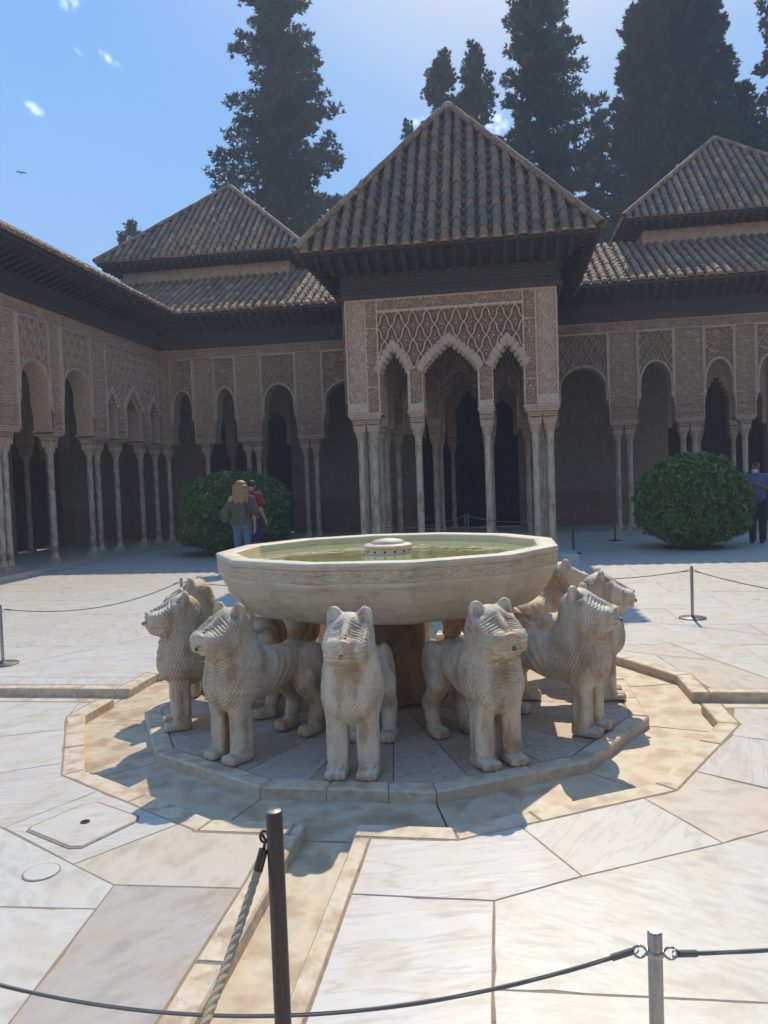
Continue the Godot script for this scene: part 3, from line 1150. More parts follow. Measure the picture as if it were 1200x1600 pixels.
	for k in 12:
		var a0 := ring_point(RIN, k)
		var a1 := ring_point(RIN, k + 1)
		var b0 := ring_point(ROUT, k)
		var b1 := ring_point(ROUT, k + 1)
		var pieces := [PackedVector2Array([a0, a1, b1, b0])]
		for c in chans:
			pieces = cut(pieces, c)
		var t := ru(0.3, 0.7)
		var m0 := a0.lerp(a1, t)
		var dir := (a1 - a0).normalized()
		var nrm := Vector2(-dir.y, dir.x)
		for q in pieces:
			var half0 := PackedVector2Array([m0 + nrm * 3, m0 - nrm * 3, m0 - nrm * 3 + dir * 3, m0 + nrm * 3 + dir * 3])
			for h in Geometry2D.intersect_polygons(q, half0):
				stone(kb, "kerb_stone", h, 0.002, -0.14, M.curb, 0.0016, 0.008)
			for h in Geometry2D.clip_polygons(q, half0):
				stone(kb, "kerb_stone", h, 0.002, -0.14, M.curb, 0.0016, 0.008)
	for c in [[rect(-0.205, 1.9, CX0, 9.0), 0], [rect(CX1, 1.9, 0.252, 9.0), 0], [rect(-0.205, -9.0, CX0, -1.9), 0], [rect(CX1, -9.0, 0.252, -1.9), 0], [rect(-8.2, CZ0 - 0.125, -1.9, CZ0), 1], [rect(-8.2, CZ1, -1.9, CZ1 + 0.105), 1], [rect(1.9, CZ0 - 0.125, 8.2, CZ0), 1], [rect(1.9, CZ1, 8.2, CZ1 + 0.105), 1]]:
		for p in Geometry2D.clip_polygons(c[0], outer):
			var bb := Rect2(p[0], Vector2.ZERO)
			for e in p:
				bb = bb.expand(e)
			var along: float = bb.position.x if c[1] else bb.position.y
			var stop: float = bb.end.x if c[1] else bb.end.y
			while along < stop - 0.02:
				var l := ru(0.85, 1.5)
				var w: PackedVector2Array = rect(along, -20, along + l, 20) if c[1] else rect(-20, along, 20, along + l)
				for h in Geometry2D.intersect_polygons(p, w):
					stone(kb, "kerb_stone", h, 0.001, -0.14, M.curb, 0.002, 0.009)
				along += l
	# --- the moat's floor
	var mf := struct("moat_floor", "ochre-stained marble floor of the dry moat and channels")
	for k in 12:
		var pieces := [PackedVector2Array([ring_point(RPLAT - 0.05, k), ring_point(RPLAT - 0.05, k + 1), ring_point(RIN + 0.05, k + 1), ring_point(RIN + 0.05, k)])]
		for q in pieces:
			stone(mf, "floor_slab", q, -0.068, -0.145, M.moat, 0.0035, 0.003)
	for c in [[rect(CX0 - 0.02, RIN * 0.9659 + 0.05, CX1 + 0.02, 9.0), 0], [rect(CX0 - 0.02, -9.0, CX1 + 0.02, -RIN * 0.9659 - 0.05), 0], [rect(-8.2, CZ0 - 0.02, FX - RIN * 0.9659 - 0.05, CZ1 + 0.02), 1], [rect(FX + RIN * 0.9659 + 0.05, CZ0 - 0.02, 8.2, CZ1 + 0.02), 1]]:
		var bb := Rect2(c[0][0], Vector2.ZERO)
		for e in c[0]:
			bb = bb.expand(e)
		var along: float = bb.position.x if c[1] else bb.position.y
		var stop: float = bb.end.x if c[1] else bb.end.y
		while along < stop - 0.02:
			var l := ru(1.1, 1.7)
			var w: PackedVector2Array = rect(along, -20, along + l, 20) if c[1] else rect(-20, along, 20, along + l)
			for h in Geometry2D.intersect_polygons(c[0], w):
				stone(mf, "floor_slab", h, -0.068, -0.145, M.moat, 0.0025, 0.003)
			along += l
	# --- the platform under the lions
	var pf := struct("lion_platform", "twelve-sided marble platform on which the lions stand")
	var core := Mb.new()
	core.slab(dodecagon(RPLAT - 0.03), -0.15, -0.012)
	part(pf, "mortar_bed", core, M.bed)
	for k in 12:
		var a0 := ring_point(RPLAT - 0.125, k)
		var a1 := ring_point(RPLAT - 0.125, k + 1)
		var b0 := ring_point(RPLAT, k)
		var b1 := ring_point(RPLAT, k + 1)
		var cuts := [0.0, ru(0.25, 0.4), ru(0.62, 0.8), 1.0] if k % 2 else [0.0, ru(0.4, 0.65), 1.0]
		for i in cuts.size() - 1:
			stone(pf, "kerb_stone", PackedVector2Array([a0.lerp(a1, cuts[i]), a0.lerp(a1, cuts[i + 1]), b0.lerp(b1, cuts[i + 1]), b0.lerp(b1, cuts[i])]), 0.0, -0.14, M.curb, 0.0018, 0.010)
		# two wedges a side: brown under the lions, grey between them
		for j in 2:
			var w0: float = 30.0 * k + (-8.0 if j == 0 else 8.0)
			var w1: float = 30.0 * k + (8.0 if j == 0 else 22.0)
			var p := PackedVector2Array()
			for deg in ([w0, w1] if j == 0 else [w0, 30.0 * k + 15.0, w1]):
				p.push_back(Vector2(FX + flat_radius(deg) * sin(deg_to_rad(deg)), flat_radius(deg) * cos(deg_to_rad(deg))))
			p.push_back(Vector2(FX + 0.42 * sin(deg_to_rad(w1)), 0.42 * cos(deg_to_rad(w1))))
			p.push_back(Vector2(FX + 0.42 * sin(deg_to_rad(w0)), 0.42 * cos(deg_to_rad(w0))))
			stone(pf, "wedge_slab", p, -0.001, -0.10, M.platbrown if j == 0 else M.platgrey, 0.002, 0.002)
	# --- the stone hatch left of the near channel and the round cover beside it
	var h := thing("stone_hatch", "cut-corner marble hatch with a dark finger hole, sunk in a framed slab at left front", "hatch", Vector3(-1.17, 0, 2.28))
	var hp := pts([-1.43, 2.34, -1.31, 2.06, -1.24, 2.035, -0.94, 2.18, -0.92, 2.24, -1.05, 2.52, -1.11, 2.53, -1.42, 2.38])
	for i in hp.size():
		hp[i] -= Vector2(-1.17, 2.28)
	var hm := Mb.new()
	var hu := Transform2D(0.6, Vector2(3.3, 1.1))
	if Geometry2D.is_polygon_clockwise(hp):
		hp.reverse()
	hm.slab(Mb.inset(hp, 0.012), -0.008, 0.008, 0.004, false, hu)
	part(h, "lid", hm, M.slab2)
	var hg := Mb.new()
	hg.slab(hp, -0.007, 0.0035)
	part(h, "joint", hg, M.bed)
	var hh := Mb.new()
	hh.lathe(Vector3(-0.005, 0, -0.005), PackedVector2Array([Vector2(0.020, 0.006), Vector2(0.024, 0.011), Vector2(0.017, 0.0112)]), 16)
	part(h, "finger_ring", hh, M.iron)
	var hb := Mb.new()
	hb.lathe(Vector3(-0.005, 0, -0.005), PackedVector2Array([Vector2(0.0172, 0.010), Vector2(0.0172, 0.0118)]), 14)
	part(h, "finger_hole", hb, M.hole)
	var rc := thing("round_cover", "small round cream cover let into the white slab at left front", "cover", Vector3(-1.11, 0, 2.735))
	var rm := Mb.new()
	rm.lathe(Vector3.ZERO, PackedVector2Array([Vector2(0.072, -0.008), Vector2(0.072, 0.003), Vector2(0.070, 0.0045)]), 28)
	part(rc, "lid", rm, M.slab2)
	var rj := Mb.new()
	rj.lathe(Vector3.ZERO, PackedVector2Array([Vector2(0.077, -0.008), Vector2(0.077, 0.0025)]), 28)
	part(rc, "joint", rj, M.bed)


func basin_relief() -> ImageTexture:
	var w := 768
	var hh := 384
	var f := FastNoiseLite.new()
	f.seed = 7
	f.frequency = 0.045
	f.fractal_octaves = 3
	var f2 := FastNoiseLite.new()
	f2.seed = 9
	f2.noise_type = FastNoiseLite.TYPE_CELLULAR
	f2.cellular_return_type = FastNoiseLite.RETURN_DISTANCE2_SUB
	f2.frequency = 0.07
	var data := PackedByteArray()
	data.resize(w * hh)
	for y in hh:
		var wy := 0.55 + 0.6 * float(y) / hh
		for x in w:
			var u := fposmod(float(x) / 384.0, 1.0)
			var val := 0.55 + 0.10 * f.get_noise_2d(x * 3.0, y * 3.0)
			if wy > 1.015 and wy < 1.10:
				# a band of carved strokes
				var s := f2.get_noise_2d(x * 1.5 + 12.0 * sin(y * 0.2), y * 0.9)
				val += 0.42 * smoothstep(-0.75, -0.55, s) - 0.22
				if absf(wy - 1.018) < 0.004 or absf(wy - 1.097) < 0.004:
					val = 0.95
			elif wy > 0.66 and wy < 0.96:
				var dx := (u - 0.5) * 0.66
				var dy := wy - 0.815
				var r := Vector2(dx, dy * 0.95).length()
				var th := atan2(dy, dx)
				var s2 := f2.get_noise_2d(absf(dx) * 900.0, dy * 900.0 + 40.0)
				var petal := 0.085 + 0.035 * cos(th * 4.0)
				if r < petal:
					val += 0.26 * smoothstep(-0.85, -0.6, s2) - 0.14
				elif r < petal + 0.008:
					val += 0.2
				var ex := absf(absf(u - 0.5) - 0.5) * 0.66
				if ex < 0.045 * (1.0 - absf(dy) / 0.14) and absf(dy) < 0.14:
					val += 0.22 * smoothstep(-0.85, -0.6, s2) - 0.12
			data[y * w + x] = int(clampf(val, 0.0, 1.0) * 255.0)
	var im := Image.create_from_data(w, hh, false, Image.FORMAT_L8, data)
	return ImageTexture.create_from_image(im)


func make_basin() -> void:
	var t := thing("fountain_basin", "twelve-sided white marble fountain bowl with carved bands, filled with greenish water", "fountain", Vector3(FX, 0, 0))
	var ph := deg_to_rad(15.0)
	var prof := PackedVector2Array([Vector2(0.40, 0.640), Vector2(0.72, 0.668), Vector2(0.88, 0.696), Vector2(0.99, 0.715), Vector2(1.055, 0.732), Vector2(1.10, 0.758), Vector2(1.145, 0.800), Vector2(1.19, 0.862), Vector2(1.225, 0.920), Vector2(1.243, 0.965), Vector2(1.262, 0.985), Vector2(1.268, 1.0), Vector2(1.272, 1.112), Vector2(1.279, 1.118), Vector2(1.276, 1.134), Vector2(1.268, 1.139), Vector2(1.150, 1.139), Vector2(1.136, 1.130), Vector2(1.125, 1.06), Vector2(1.10, 0.97), Vector2(1.02, 0.935), Vector2(0.3, 0.925)])
	var bm: StandardMaterial3D = smat(0.62, lin(0.67, 0.61, 0.50), null, Vector3(6.0, -1.0 / 0.6, 1), false)
	bm.uv1_offset = Vector3(0, 0.55 / 0.6 + 1.0, 0)
	bm.uv1_scale = Vector3(6.0, 1.0 / 0.6, 1)
	bm.uv1_offset = Vector3(0, -0.55 / 0.6, 0)
	relief(bm, basin_relief(), 1.2)
	stain(bm, M.basin_plain.albedo_texture, Vector3(0.35, 2.6, 0.35))
	M.basin = bm
	var rim := 0
	for i in prof.size():
		if prof[i].x == 1.150:
			rim = i
	if rim == 0:
		rim = prof.size() - 6
	var outerp := prof.slice(0, rim + 2)
	var o := Mb.new()
	o.lathe(Vector3.ZERO, outerp, 12, false, ph, false)
	part(t, "bowl", o, M.basin)
	var inn := Mb.new()
	inn.lathe(Vector3.ZERO, prof.slice(rim + 1), 12, false, ph, false)
	inn.slab(dodecagon_local(0.32), 0.90, 0.9255)
	part(t, "bowl_inside", inn, M.basin_floor)
	# a pale ledge runs round the inside, under water
	var led := Mb.new()
	led.lathe(Vector3.ZERO, PackedVector2Array([Vector2(1.112, 1.030), Vector2(1.09, 1.034), Vector2(1.075, 1.030), Vector2(1.072, 1.0)]), 12, false, ph, false)
	part(t, "ledge", led, M.basin_plain)
	var wt := Mb.new()
	wt.slab(dodecagon_local(1.128), 1.068, 1.0685)
	var wo := Mb.new()
	var dw := dodecagon_local(1.126)
	for i in 12:
		wo.tri(Vector3(0, 1.078, 0), Vector3(dw[i].x, 1.078, dw[i].y), Vector3(dw[(i + 1) % 12].x, 1.078, dw[(i + 1) % 12].y))
	part(t, "water", wo, M.water)
	# the pierced stone cap in the middle
	var kn := Mb.new()
	kn.lathe(Vector3.ZERO, PackedVector2Array([Vector2(0.19, 0.93), Vector2(0.19, 1.07), Vector2(0.175, 1.075), Vector2(0.172, 1.118), Vector2(0.182, 1.124), Vector2(0.184, 1.142), Vector2(0.172, 1.150), Vector2(0.13, 1.153), Vector2(0.125, 1.165), Vector2(0.10, 1.180), Vector2(0.05, 1.188), Vector2(0.001, 1.190)]), 28)
	var cap := part(t, "nozzle_cap", kn, M.basin_plain)
	for i in 14:
		var a := TAU * i / 14.0
		var b := Mb.new()
		b.ball(Vector3.ZERO, Vector3(0.008, 0.009, 0.006), 8, 5)
		part(cap, "water_hole", b, M.hole, Transform3D(Basis(Vector3.UP, a), Vector3(sin(a) * 0.1725, 1.10, cos(a) * 0.1725)))
	# twelve-sided pedestal
	var pd := Mb.new()
	pd.lathe(Vector3.ZERO, PackedVector2Array([Vector2(0.33, 0.0), Vector2(0.33, 0.07), Vector2(0.29, 0.09), Vector2(0.265, 0.12), Vector2(0.255, 0.55), Vector2(0.30, 0.61), Vector2(0.45, 0.645)]), 12, false, ph)
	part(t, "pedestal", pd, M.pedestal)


func dodecagon_local(r: float) -> PackedVector2Array:
	var p := PackedVector2Array()
	for k in 12:
		var a := deg_to_rad(15.0 + 30.0 * k)
		p.push_back(Vector2(r * sin(a), r * cos(a)))
	return p


# ---------------------------------------------------------------- arcades
# An opening: x0, x1 at the pier foot; kind 0 plain round, 1 round with a notched edge, 2 stalactite; apex height
class Opening:
	var x0: float
	var x1: float
	var kind: int
	var apex: float
	var spring: float
	var shrink: float
	var foliage := false

	func _init(a: float, b: float, k: int, top: float, sp := 3.85, sh := 0.085) -> void:
		x0 = a
		x1 = b
		kind = k
		apex = top
		spring = sp
		shrink = sh

	# half the width that is open at height y, 0 above the apex
	func half(y: float) -> float:
		var b := (x1 - x0) * 0.5
		if kind == 2:
			if y < spring:
				return b
			var t := (y - spring) / (apex - spring)
			if t >= 1.0:
				return 0.0
			# an ogee in steps, each with a small hanging tip
			var steps := 9.0 if b > 0.4 else 5.0
			var s := floorf(t * steps) / steps
			var fr := t * steps - floorf(t * steps)
			var w := b * (1.0 - pow(s, 1.35)) * 0.985
			return maxf(0.012, w - 0.012 + 0.028 * fr * (1.0 - s))
		var a := b - shrink
		var r := 0.0
		if kind == 1:
			r = 0.010 * sin(y * 95.0)
		if y < 3.22:
			return b
		if y < 3.62:
			var t := (y - 3.22) / 0.40
			var step := 0.018 * floorf(t * 4.0) / 4.0
			return lerpf(b, a, smoothstep(0.0, 1.0, t)) - step + 0.018 * t
		if y < spring:
			return a + 0.012 * sin((y - 3.62) / (spring - 3.62) * PI) + r
		var q := (y - spring) / (apex - spring)
		if q >= 1.0:
			return 0.0
		return a * sqrt(maxf(0.0, 1.0 - pow(q, 2.1))) + r * (1.0 - q)

	func mid() -> float:
		return (x0 + x1) * 0.5

	# heights at which the outline is sampled
	func levels(foot: float) -> PackedFloat32Array:
		var l := PackedFloat32Array()
		var y := foot
		while y < spring - 0.001:
			l.push_back(y)
			y += 0.14 if y < 3.1 else 0.02 if kind == 1 else 0.045
		var nn := 90 if kind == 2 else 26
		for i in nn + 1:
			var t := float(i) / nn
			l.push_back(spring + (apex - spring) * (t if kind == 2 else sin(t * PI / 2)) * 0.9999)
		return l


# the wall over the columns with its arches cut out: front at z = 0, back at z = -thick
func comb(x0: float, x1: float, foot: float, top: float, ops: Array, thick: float, front := 0.0) -> Mb:
	var p := PackedVector2Array()
	p.push_back(Vector2(x0, foot))
	for o in ops:
		var l: PackedFloat32Array = o.levels(foot)
		var c: float = o.mid()
		for y in l:
			p.push_back(Vector2(c - o.half(y), y))
		p.push_back(Vector2(c, o.apex))
		for i in l.size():
			var y: float = l[l.size() - 1 - i]
			p.push_back(Vector2(c + o.half(y), y))
	p.push_back(Vector2(x1, foot))
	p.push_back(Vector2(x1, top))
	p.push_back(Vector2(x0, top))
	return prism_z(p, front, -thick)


# a counter-clockwise outline in x,y, extruded from z0 back to z1
func prism_z(poly: PackedVector2Array, z0: float, z1: float) -> Mb:
	var q := PackedVector2Array()
	for i in poly.size():
		if poly[i].distance_to(poly[(i + 1) % poly.size()]) > 0.0008:
			q.push_back(poly[i])
	var m := Mb.new()
	for i in q.size():
		var a := q[i]
		var b := q[(i + 1) % q.size()]
		m.quad(Vector3(a.x, a.y, z0), Vector3(a.x, a.y, z1), Vector3(b.x, b.y, z1), Vector3(b.x, b.y, z0))
	var t := Geometry2D.triangulate_polygon(q)
	if t.is_empty():
		push_error("outline could not be filled")
	for i in range(0, t.size(), 3):
		var a := q[t[i]]
		var b := q[t[i + 1]]
		var c := q[t[i + 2]]
		if (b - a).cross(c - a) < 0:
			var k := b
			b = c
			c = k
		m.tri(Vector3(a.x, a.y, z0), Vector3(b.x, b.y, z0), Vector3(c.x, c.y, z0))
		m.tri(Vector3(a.x, a.y, z1), Vector3(c.x, c.y, z1), Vector3(b.x, b.y, z1))
	return m


# ---- carved stucco: height in metres of the relief above the wall's face
var leafage: PackedByteArray
var script_band: PackedByteArray
const LS := 256


func make_carving() -> void:
	var f := FastNoiseLite.new()
	f.seed = 301
	f.noise_type = FastNoiseLite.TYPE_CELLULAR
	f.cellular_return_type = FastNoiseLite.RETURN_DISTANCE2_SUB
	f.frequency = 0.060
	f.fractal_octaves = 2
	f.domain_warp_enabled = true
	f.domain_warp_amplitude = 14.0
	f.domain_warp_frequency = 0.03
	leafage = grey_bytes(f.get_seamless_image(LS, LS))
	var g := FastNoiseLite.new()
	g.seed = 302
	g.noise_type = FastNoiseLite.TYPE_SIMPLEX_SMOOTH
	g.frequency = 0.035
	g.fractal_type = FastNoiseLite.FRACTAL_RIDGED
	g.fractal_octaves = 2
	script_band = grey_bytes(g.get_seamless_image(LS, LS))


func grey_bytes(im: Image) -> PackedByteArray:
	im.convert(Image.FORMAT_L8)
	return im.get_data()


func leaf_at(u: float, v: float, per_m: float) -> float:
	var x := int(fposmod(u * per_m, 1.0) * LS) % LS
	var y := int(fposmod(v * per_m, 1.0) * LS) % LS
	return smoothstep(0.16, 0.46, leafage[y * LS + x] / 255.0)


# a net of ogee lozenges: 1 on the ribs
func net(u: float, v: float, w: float, h: float, rib: float) -> float:
	var a := u / w
	var b := v / h
	b += 0.055 * sin(TAU * 2.0 * b)
	var d1 := absf(fposmod(a + b, 1.0) - 0.5)
	var d2 := absf(fposmod(a - b, 1.0) - 0.5)
	var d := minf(d1, d2) * w * 0.80
	return smoothstep(rib, rib * 0.55, d)


# a field of ogee lozenges cut in layers: ribs, a narrow moat along them, a ring, a second moat and a heart
func lozenges(u: float, v: float, w: float, h: float, cell: float) -> float:
	var a := u / w
	var b := v / h
	b += 0.055 * sin(TAU * 2.0 * b)
	var p := absf(fposmod(a + b, 1.0) - 0.5)
	var q := absf(fposmod(a - b, 1.0) - 0.5)
	var d := minf(p, q) * w * 0.84              # metres from the middle of the nearest rib
	var k := w / 0.28
	if d < 0.0165 * k:
		return 0.046
	if d < (0.0165 + maxf(0.020, cell * 1.5)) * k:
		return -0.066
	if d < 0.078 * k:
		return 0.012 if leaf_at(u, v, 2.3) > 0.3 else -0.04
	if d < 0.092 * k:
		return -0.055
	return 0.006


func stucco_height(style: int, x: float, y: float, ops: Array, cell: float) -> float:
	# style 0 pavilion front, 1 galleries
	if style == 0:
		var ax := absf(x)
		var deep := 0.0
		if ax < 1.385 and y > 3.12 and y < 4.90:
			# lozenge field over the three arches, narrow piers below
			if y > 3.78 or ax < 0.0:
				return lozenges(x, y - 4.90, 0.281, 0.55, cell)
			var px := fposmod(ax - 0.525, 10.0)
			if ax > 0.56 and ax < 0.79:
				return -0.028 + 0.058 * leaf_at(x, y, 1.5)
			return 0.044
		if y > 5.14:
			return 0.052
		if ax > 2.0 or absf(ax - 1.64) < 0.022 or absf(ax - 1.40) < 0.020:
			return 0.050
		if y > 4.90 and y < 4.955 and ax < 1.40:
			return 0.046
		if y > 4.955 and ax < 1.62:
			return -0.024 + 0.060 * stroke(x * 1.0, y)
		if ax > 1.40 and ax < 1.64:
			if absf(fposmod(y, 1.14) - 0.05) < 0.015:
				return 0.046
			return -0.024 + 0.060 * stroke(y * 1.0 + 3.0, x * 1.2)
		if y < 3.17:
			return 0.044
		var big := net(x, y, 0.34, 0.46, 0.018)
		return maxf(0.036 * big, -0.028 + 0.058 * leaf_at(x, y, 1.4))
	# galleries
	if ops.size() == 6 and x > -3.08 and x < -0.29 and y > 3.95 and y < 5.2:
		return lozenges(x + 0.02, y - 5.2, 0.28, 0.46, cell)
	if y > 5.46 or absf(y - 5.255) < 0.02:
		return 0.046
	if y > 5.255:
		if leaf_at(x, 0.3, 0.11) > 0.5:
			return -0.022 + 0.056 * stroke(x, y)
		return -0.040 + 0.070 * leaf_at(x, y, 1.3)
	for i in ops.size():
		var o: Opening = ops[i]
		var dx := absf(x - o.mid())
		var hw := (o.x1 - o.x0) * 0.5 - 0.02
		if dx < hw and y > o.spring - 0.1:
			if y > 5.20 or dx > hw - 0.035:
				return 0.060
			if not o.foliage:
				return lozenges(x - o.mid(), y - 5.2, 0.30, 0.50, cell)
			return -0.070 + 0.105 * leaf_at(x, y, 0.80)
		if dx < hw + 0.055 and dx > hw + 0.0:
			return 0.044
	if absf(y - 3.13) < 0.012 or absf(y - 3.33) < 0.010:
		return 0.044
	return -0.028 + 0.058 * leaf_at(x, y, 1.15)


# pseudo strokes of a carved band
func stroke(u: float, v: float) -> float:
	var x := int(fposmod(u * 1.9, 1.0) * LS) % LS
	var y := int(fposmod(v * 0.8, 1.0) * LS) % LS
	return smoothstep(0.45, 0.75, script_band[y * LS + x] / 255.0)


# the carved sheet in front of an arcade's wall
func carved_sheet(style: int, x0: float, x1: float, y0: float, y1: float, ops: Array, cell: float) -> ArrayMesh:
	var nx := int((x1 - x0) / cell) + 1
	var ny := int((y1 - y0) / cell) + 1
	var dx := (x1 - x0) / (nx - 1)
	var dy := (y1 - y0) / (ny - 1)
	var v := PackedVector3Array()
	var nr := PackedVector3Array()
	v.resize(nx * ny)
	nr.resize(nx * ny)
	var open := PackedByteArray()
	open.resize(nx * ny)
	for j in ny:
		var y := y0 + j * dy
		var halves := PackedFloat32Array()
		for o in ops:
			halves.push_back(o.half(y) if y < o.apex else -1.0)
		for i in nx:
			var x := x0 + i * dx
			var k := j * nx + i
			for q in ops.size():
				if absf(x - ops[q].mid()) < halves[q] - cell * 0.3:
					open[k] = 1
			v[k] = Vector3(x, y, 0.004 + stucco_height(style, x, y, ops, cell))
	var idx := PackedInt32Array()
	for j in ny:
		for i in nx:
			var k := j * nx + i
			var l := v[k - 1] if i > 0 else v[k]
			var r := v[k + 1] if i < nx - 1 else v[k]
			var d := v[k - nx] if j > 0 else v[k]
			var u := v[k + nx] if j < ny - 1 else v[k]
			nr[k] = (r - l).cross(u - d).normalized()
			if i < nx - 1 and j < ny - 1 and open[k] + open[k + 1] + open[k + nx] + open[k + nx + 1] == 0:
				idx.append_array(PackedInt32Array([k, k + nx + 1, k + 1, k, k + nx, k + nx + 1]))
	var a := []
	a.resize(Mesh.ARRAY_MAX)
	a[Mesh.ARRAY_VERTEX] = v
	a[Mesh.ARRAY_NORMAL] = nr
	a[Mesh.ARRAY_INDEX] = idx
	var m := ArrayMesh.new()
	m.add_surface_from_arrays(Mesh.PRIMITIVE_TRIANGLES, a)
	return m


# the edge of an opening between the carved sheet and the wall set back behind it
func lip(m: Mb, o: Opening, foot: float, z0: float, z1: float) -> void:
	var l := o.levels(foot)
	var c := o.mid()
	var q := PackedVector2Array()
	for y in l:
		q.push_back(Vector2(c - o.half(y), y))
	q.push_back(Vector2(c, o.apex))
	for i in l.size():
		var y: float = l[l.size() - 1 - i]
		q.push_back(Vector2(c + o.half(y), y))
	for i in q.size() - 1:
		var a := q[i]
		var b := q[i + 1]
		m.quad(Vector3(a.x, a.y, z0), Vector3(a.x, a.y, z1), Vector3(b.x, b.y, z1), Vector3(b.x, b.y, z0))


# a moulded band that follows an opening's edge
func arch_band(o: Opening, from: float, width: float, proud: float, back: float) -> Mb:
	var line := PackedVector2Array()
	var l := PackedFloat32Array()
	var y := from
	while y < o.spring:
		l.push_back(y)
		y += 0.06
	for i in 25:
		l.push_back(o.spring + (o.apex - o.spring) * sin(i / 24.0 * PI / 2))
	var c := o.mid()
	for e in l:
		line.push_back(Vector2(c - plain_half(o, e), e))
	for i in l.size() - 1:
		var e: float = l[l.size() - 2 - i]
		line.push_back(Vector2(c + plain_half(o, e), e))
	var m := Mb.new()
	var k := line.size()
	var sec := [Vector2(-0.004, back), Vector2(-0.004, proud * 0.6), Vector2(width * 0.3, proud), Vector2(width * 0.75, proud), Vector2(width, proud * 0.5), Vector2(width, back)]
	for i in k - 1:
		var q := []
		for j in 2:
			var at := i + j
			var t := (line[mini(at + 1, k - 1)] - line[maxi(at - 1, 0)]).normalized()
			var outw := Vector2(-t.y, t.x)
			var ring := []
			for s in sec:
				var p: Vector2 = line[at] + outw * s.x
				ring.append(Vector3(p.x, p.y, s.y))
			q.append(ring)
		for s in sec.size() - 1:
			m.quad(q[0][s], q[1][s], q[1][s + 1], q[0][s + 1])
	return m


func plain_half(o: Opening, y: float) -> float:
	var k := o.kind
	if k == 1:
		o.kind = 0
	var h := o.half(y)
	o.kind = k
	return h


func pier_blocks(root: Node, mid: float, width: float, foot: float, thick: float, mat: Material) -> void:
	# moulded foot of a pier, over the capitals
	var m := Mb.new()
	var w := width
	m.box(Vector3(mid, foot + 0.02, -thick / 2), Vector3(w - 0.05, 0.04, thick + 0.02), Basis.IDENTITY, 0.006)
	m.box(Vector3(mid, foot + 0.06, -thick / 2), Vector3(w + 0.0, 0.04, thick + 0.06), Basis.IDENTITY, 0.008)
	m.box(Vector3(mid, foot + 0.10, -thick / 2), Vector3(w + 0.03, 0.035, thick + 0.09), Basis.IDENTITY, 0.008)
	part(root, "pier_moulding", m, mat)


var col_base: ArrayMesh
var col_shaft: ArrayMesh
var col_rings: ArrayMesh
var col_cap: ArrayMesh
var col_block: ArrayMesh


func make_column_meshes() -> void:
	var b := Mb.new()
	b.box(Vector3(0, STEP + 0.035, 0), Vector3(0.235, 0.07, 0.235), Basis.IDENTITY, 0.008)
	b.lathe(Vector3.ZERO, PackedVector2Array([Vector2(0.105, STEP + 0.07), Vector2(0.116, STEP + 0.095), Vector2(0.105, STEP + 0.12), Vector2(0.092, STEP + 0.14), Vector2(0.090, STEP + 0.20), Vector2(0.085, STEP + 0.215)]), 18)
	col_base = b.mesh()
	var s := Mb.new()
	s.lathe(Vector3.ZERO, PackedVector2Array([Vector2(0.081, STEP + 0.2), Vector2(0.080, 1.0), Vector2(0.077, 2.13)]), 20)
	col_shaft = s.mesh()
	var r := Mb.new()
	var p := PackedVector2Array()
	var y := 2.12
	for i in 5:
		p.append_array(PackedVector2Array([Vector2(0.078, y), Vector2(0.087, y + 0.006), Vector2(0.090, y + 0.016), Vector2(0.087, y + 0.026), Vector2(0.078, y + 0.032)]))
		y += 0.075 if i % 2 else 0.055
	p.push_back(Vector2(0.079, 2.455))
	r.lathe(Vector3.ZERO, p, 18)
	col_rings = r.mesh()
	var c := Mb.new()
	c.lathe(Vector3.ZERO, PackedVector2Array([Vector2(0.082, 2.45), Vector2(0.094, 2.462), Vector2(0.086, 2.475), Vector2(0.090, 2.52), Vector2(0.103, 2.565), Vector2(0.125, 2.605), Vector2(0.132, 2.62)]), 18)
	# leaves round the neck
	for i in 8:
		var a := TAU * i / 8
		c.box(Vector3(sin(a) * 0.108, 2.55, cos(a) * 0.108), Vector3(0.042, 0.11, 0.02), Basis(Vector3.UP, a) * Basis(Vector3.RIGHT, 0.28), 0.006)
	col_cap = c.mesh()
	var k := Mb.new()
	k.box(Vector3(0, 2.685, 0), Vector3(0.265, 0.135, 0.265), Basis.IDENTITY, 0.02)
	for i in 4:
		var bs := Basis(Vector3.UP, PI / 2 * i)
		for q in 3:
			k.box(bs * Vector3((q - 1) * 0.08, 2.685, 0.135), Vector3(0.05, 0.09, 0.02), bs, 0.006)
		k.box(bs * Vector3(0.115, 2.735, 0.115), Vector3(0.06, 0.05, 0.06), bs * Basis(Vector3.UP, PI / 4), 0.012)
	k.box(Vector3(0, 2.785, 0), Vector3(0.30, 0.04, 0.30), Basis.IDENTITY, 0.008)
	k.box(Vector3(0, 2.832, 0), Vector3(0.325, 0.052, 0.325), Basis.IDENTITY, 0.008)
	col_block = k.mesh()


func column(root: Node, x: float, z: float, worn := false) -> void:
	var at := Transform3D(Basis.from_scale(Vector3(0.86, 1.0, 0.86)), Vector3(x, 0, z))
	var sh := part(root, "column", col_shaft, M.shaft_worn if worn else M.shaft, at)
	part(sh, "base", col_base, M.shaft)
	part(sh, "neck_rings", col_rings, M.shaft_worn if worn else M.shaft)
	part(sh, "capital", col_cap, M.capital)
	part(sh, "capital_block", col_block, M.capital)


# ---------------------------------------------------------------- roofs
var tile_mesh: ArrayMesh
var tile_end: ArrayMesh
var hip_mesh: ArrayMesh
var loose_tiles := {}
var tile_tones := []


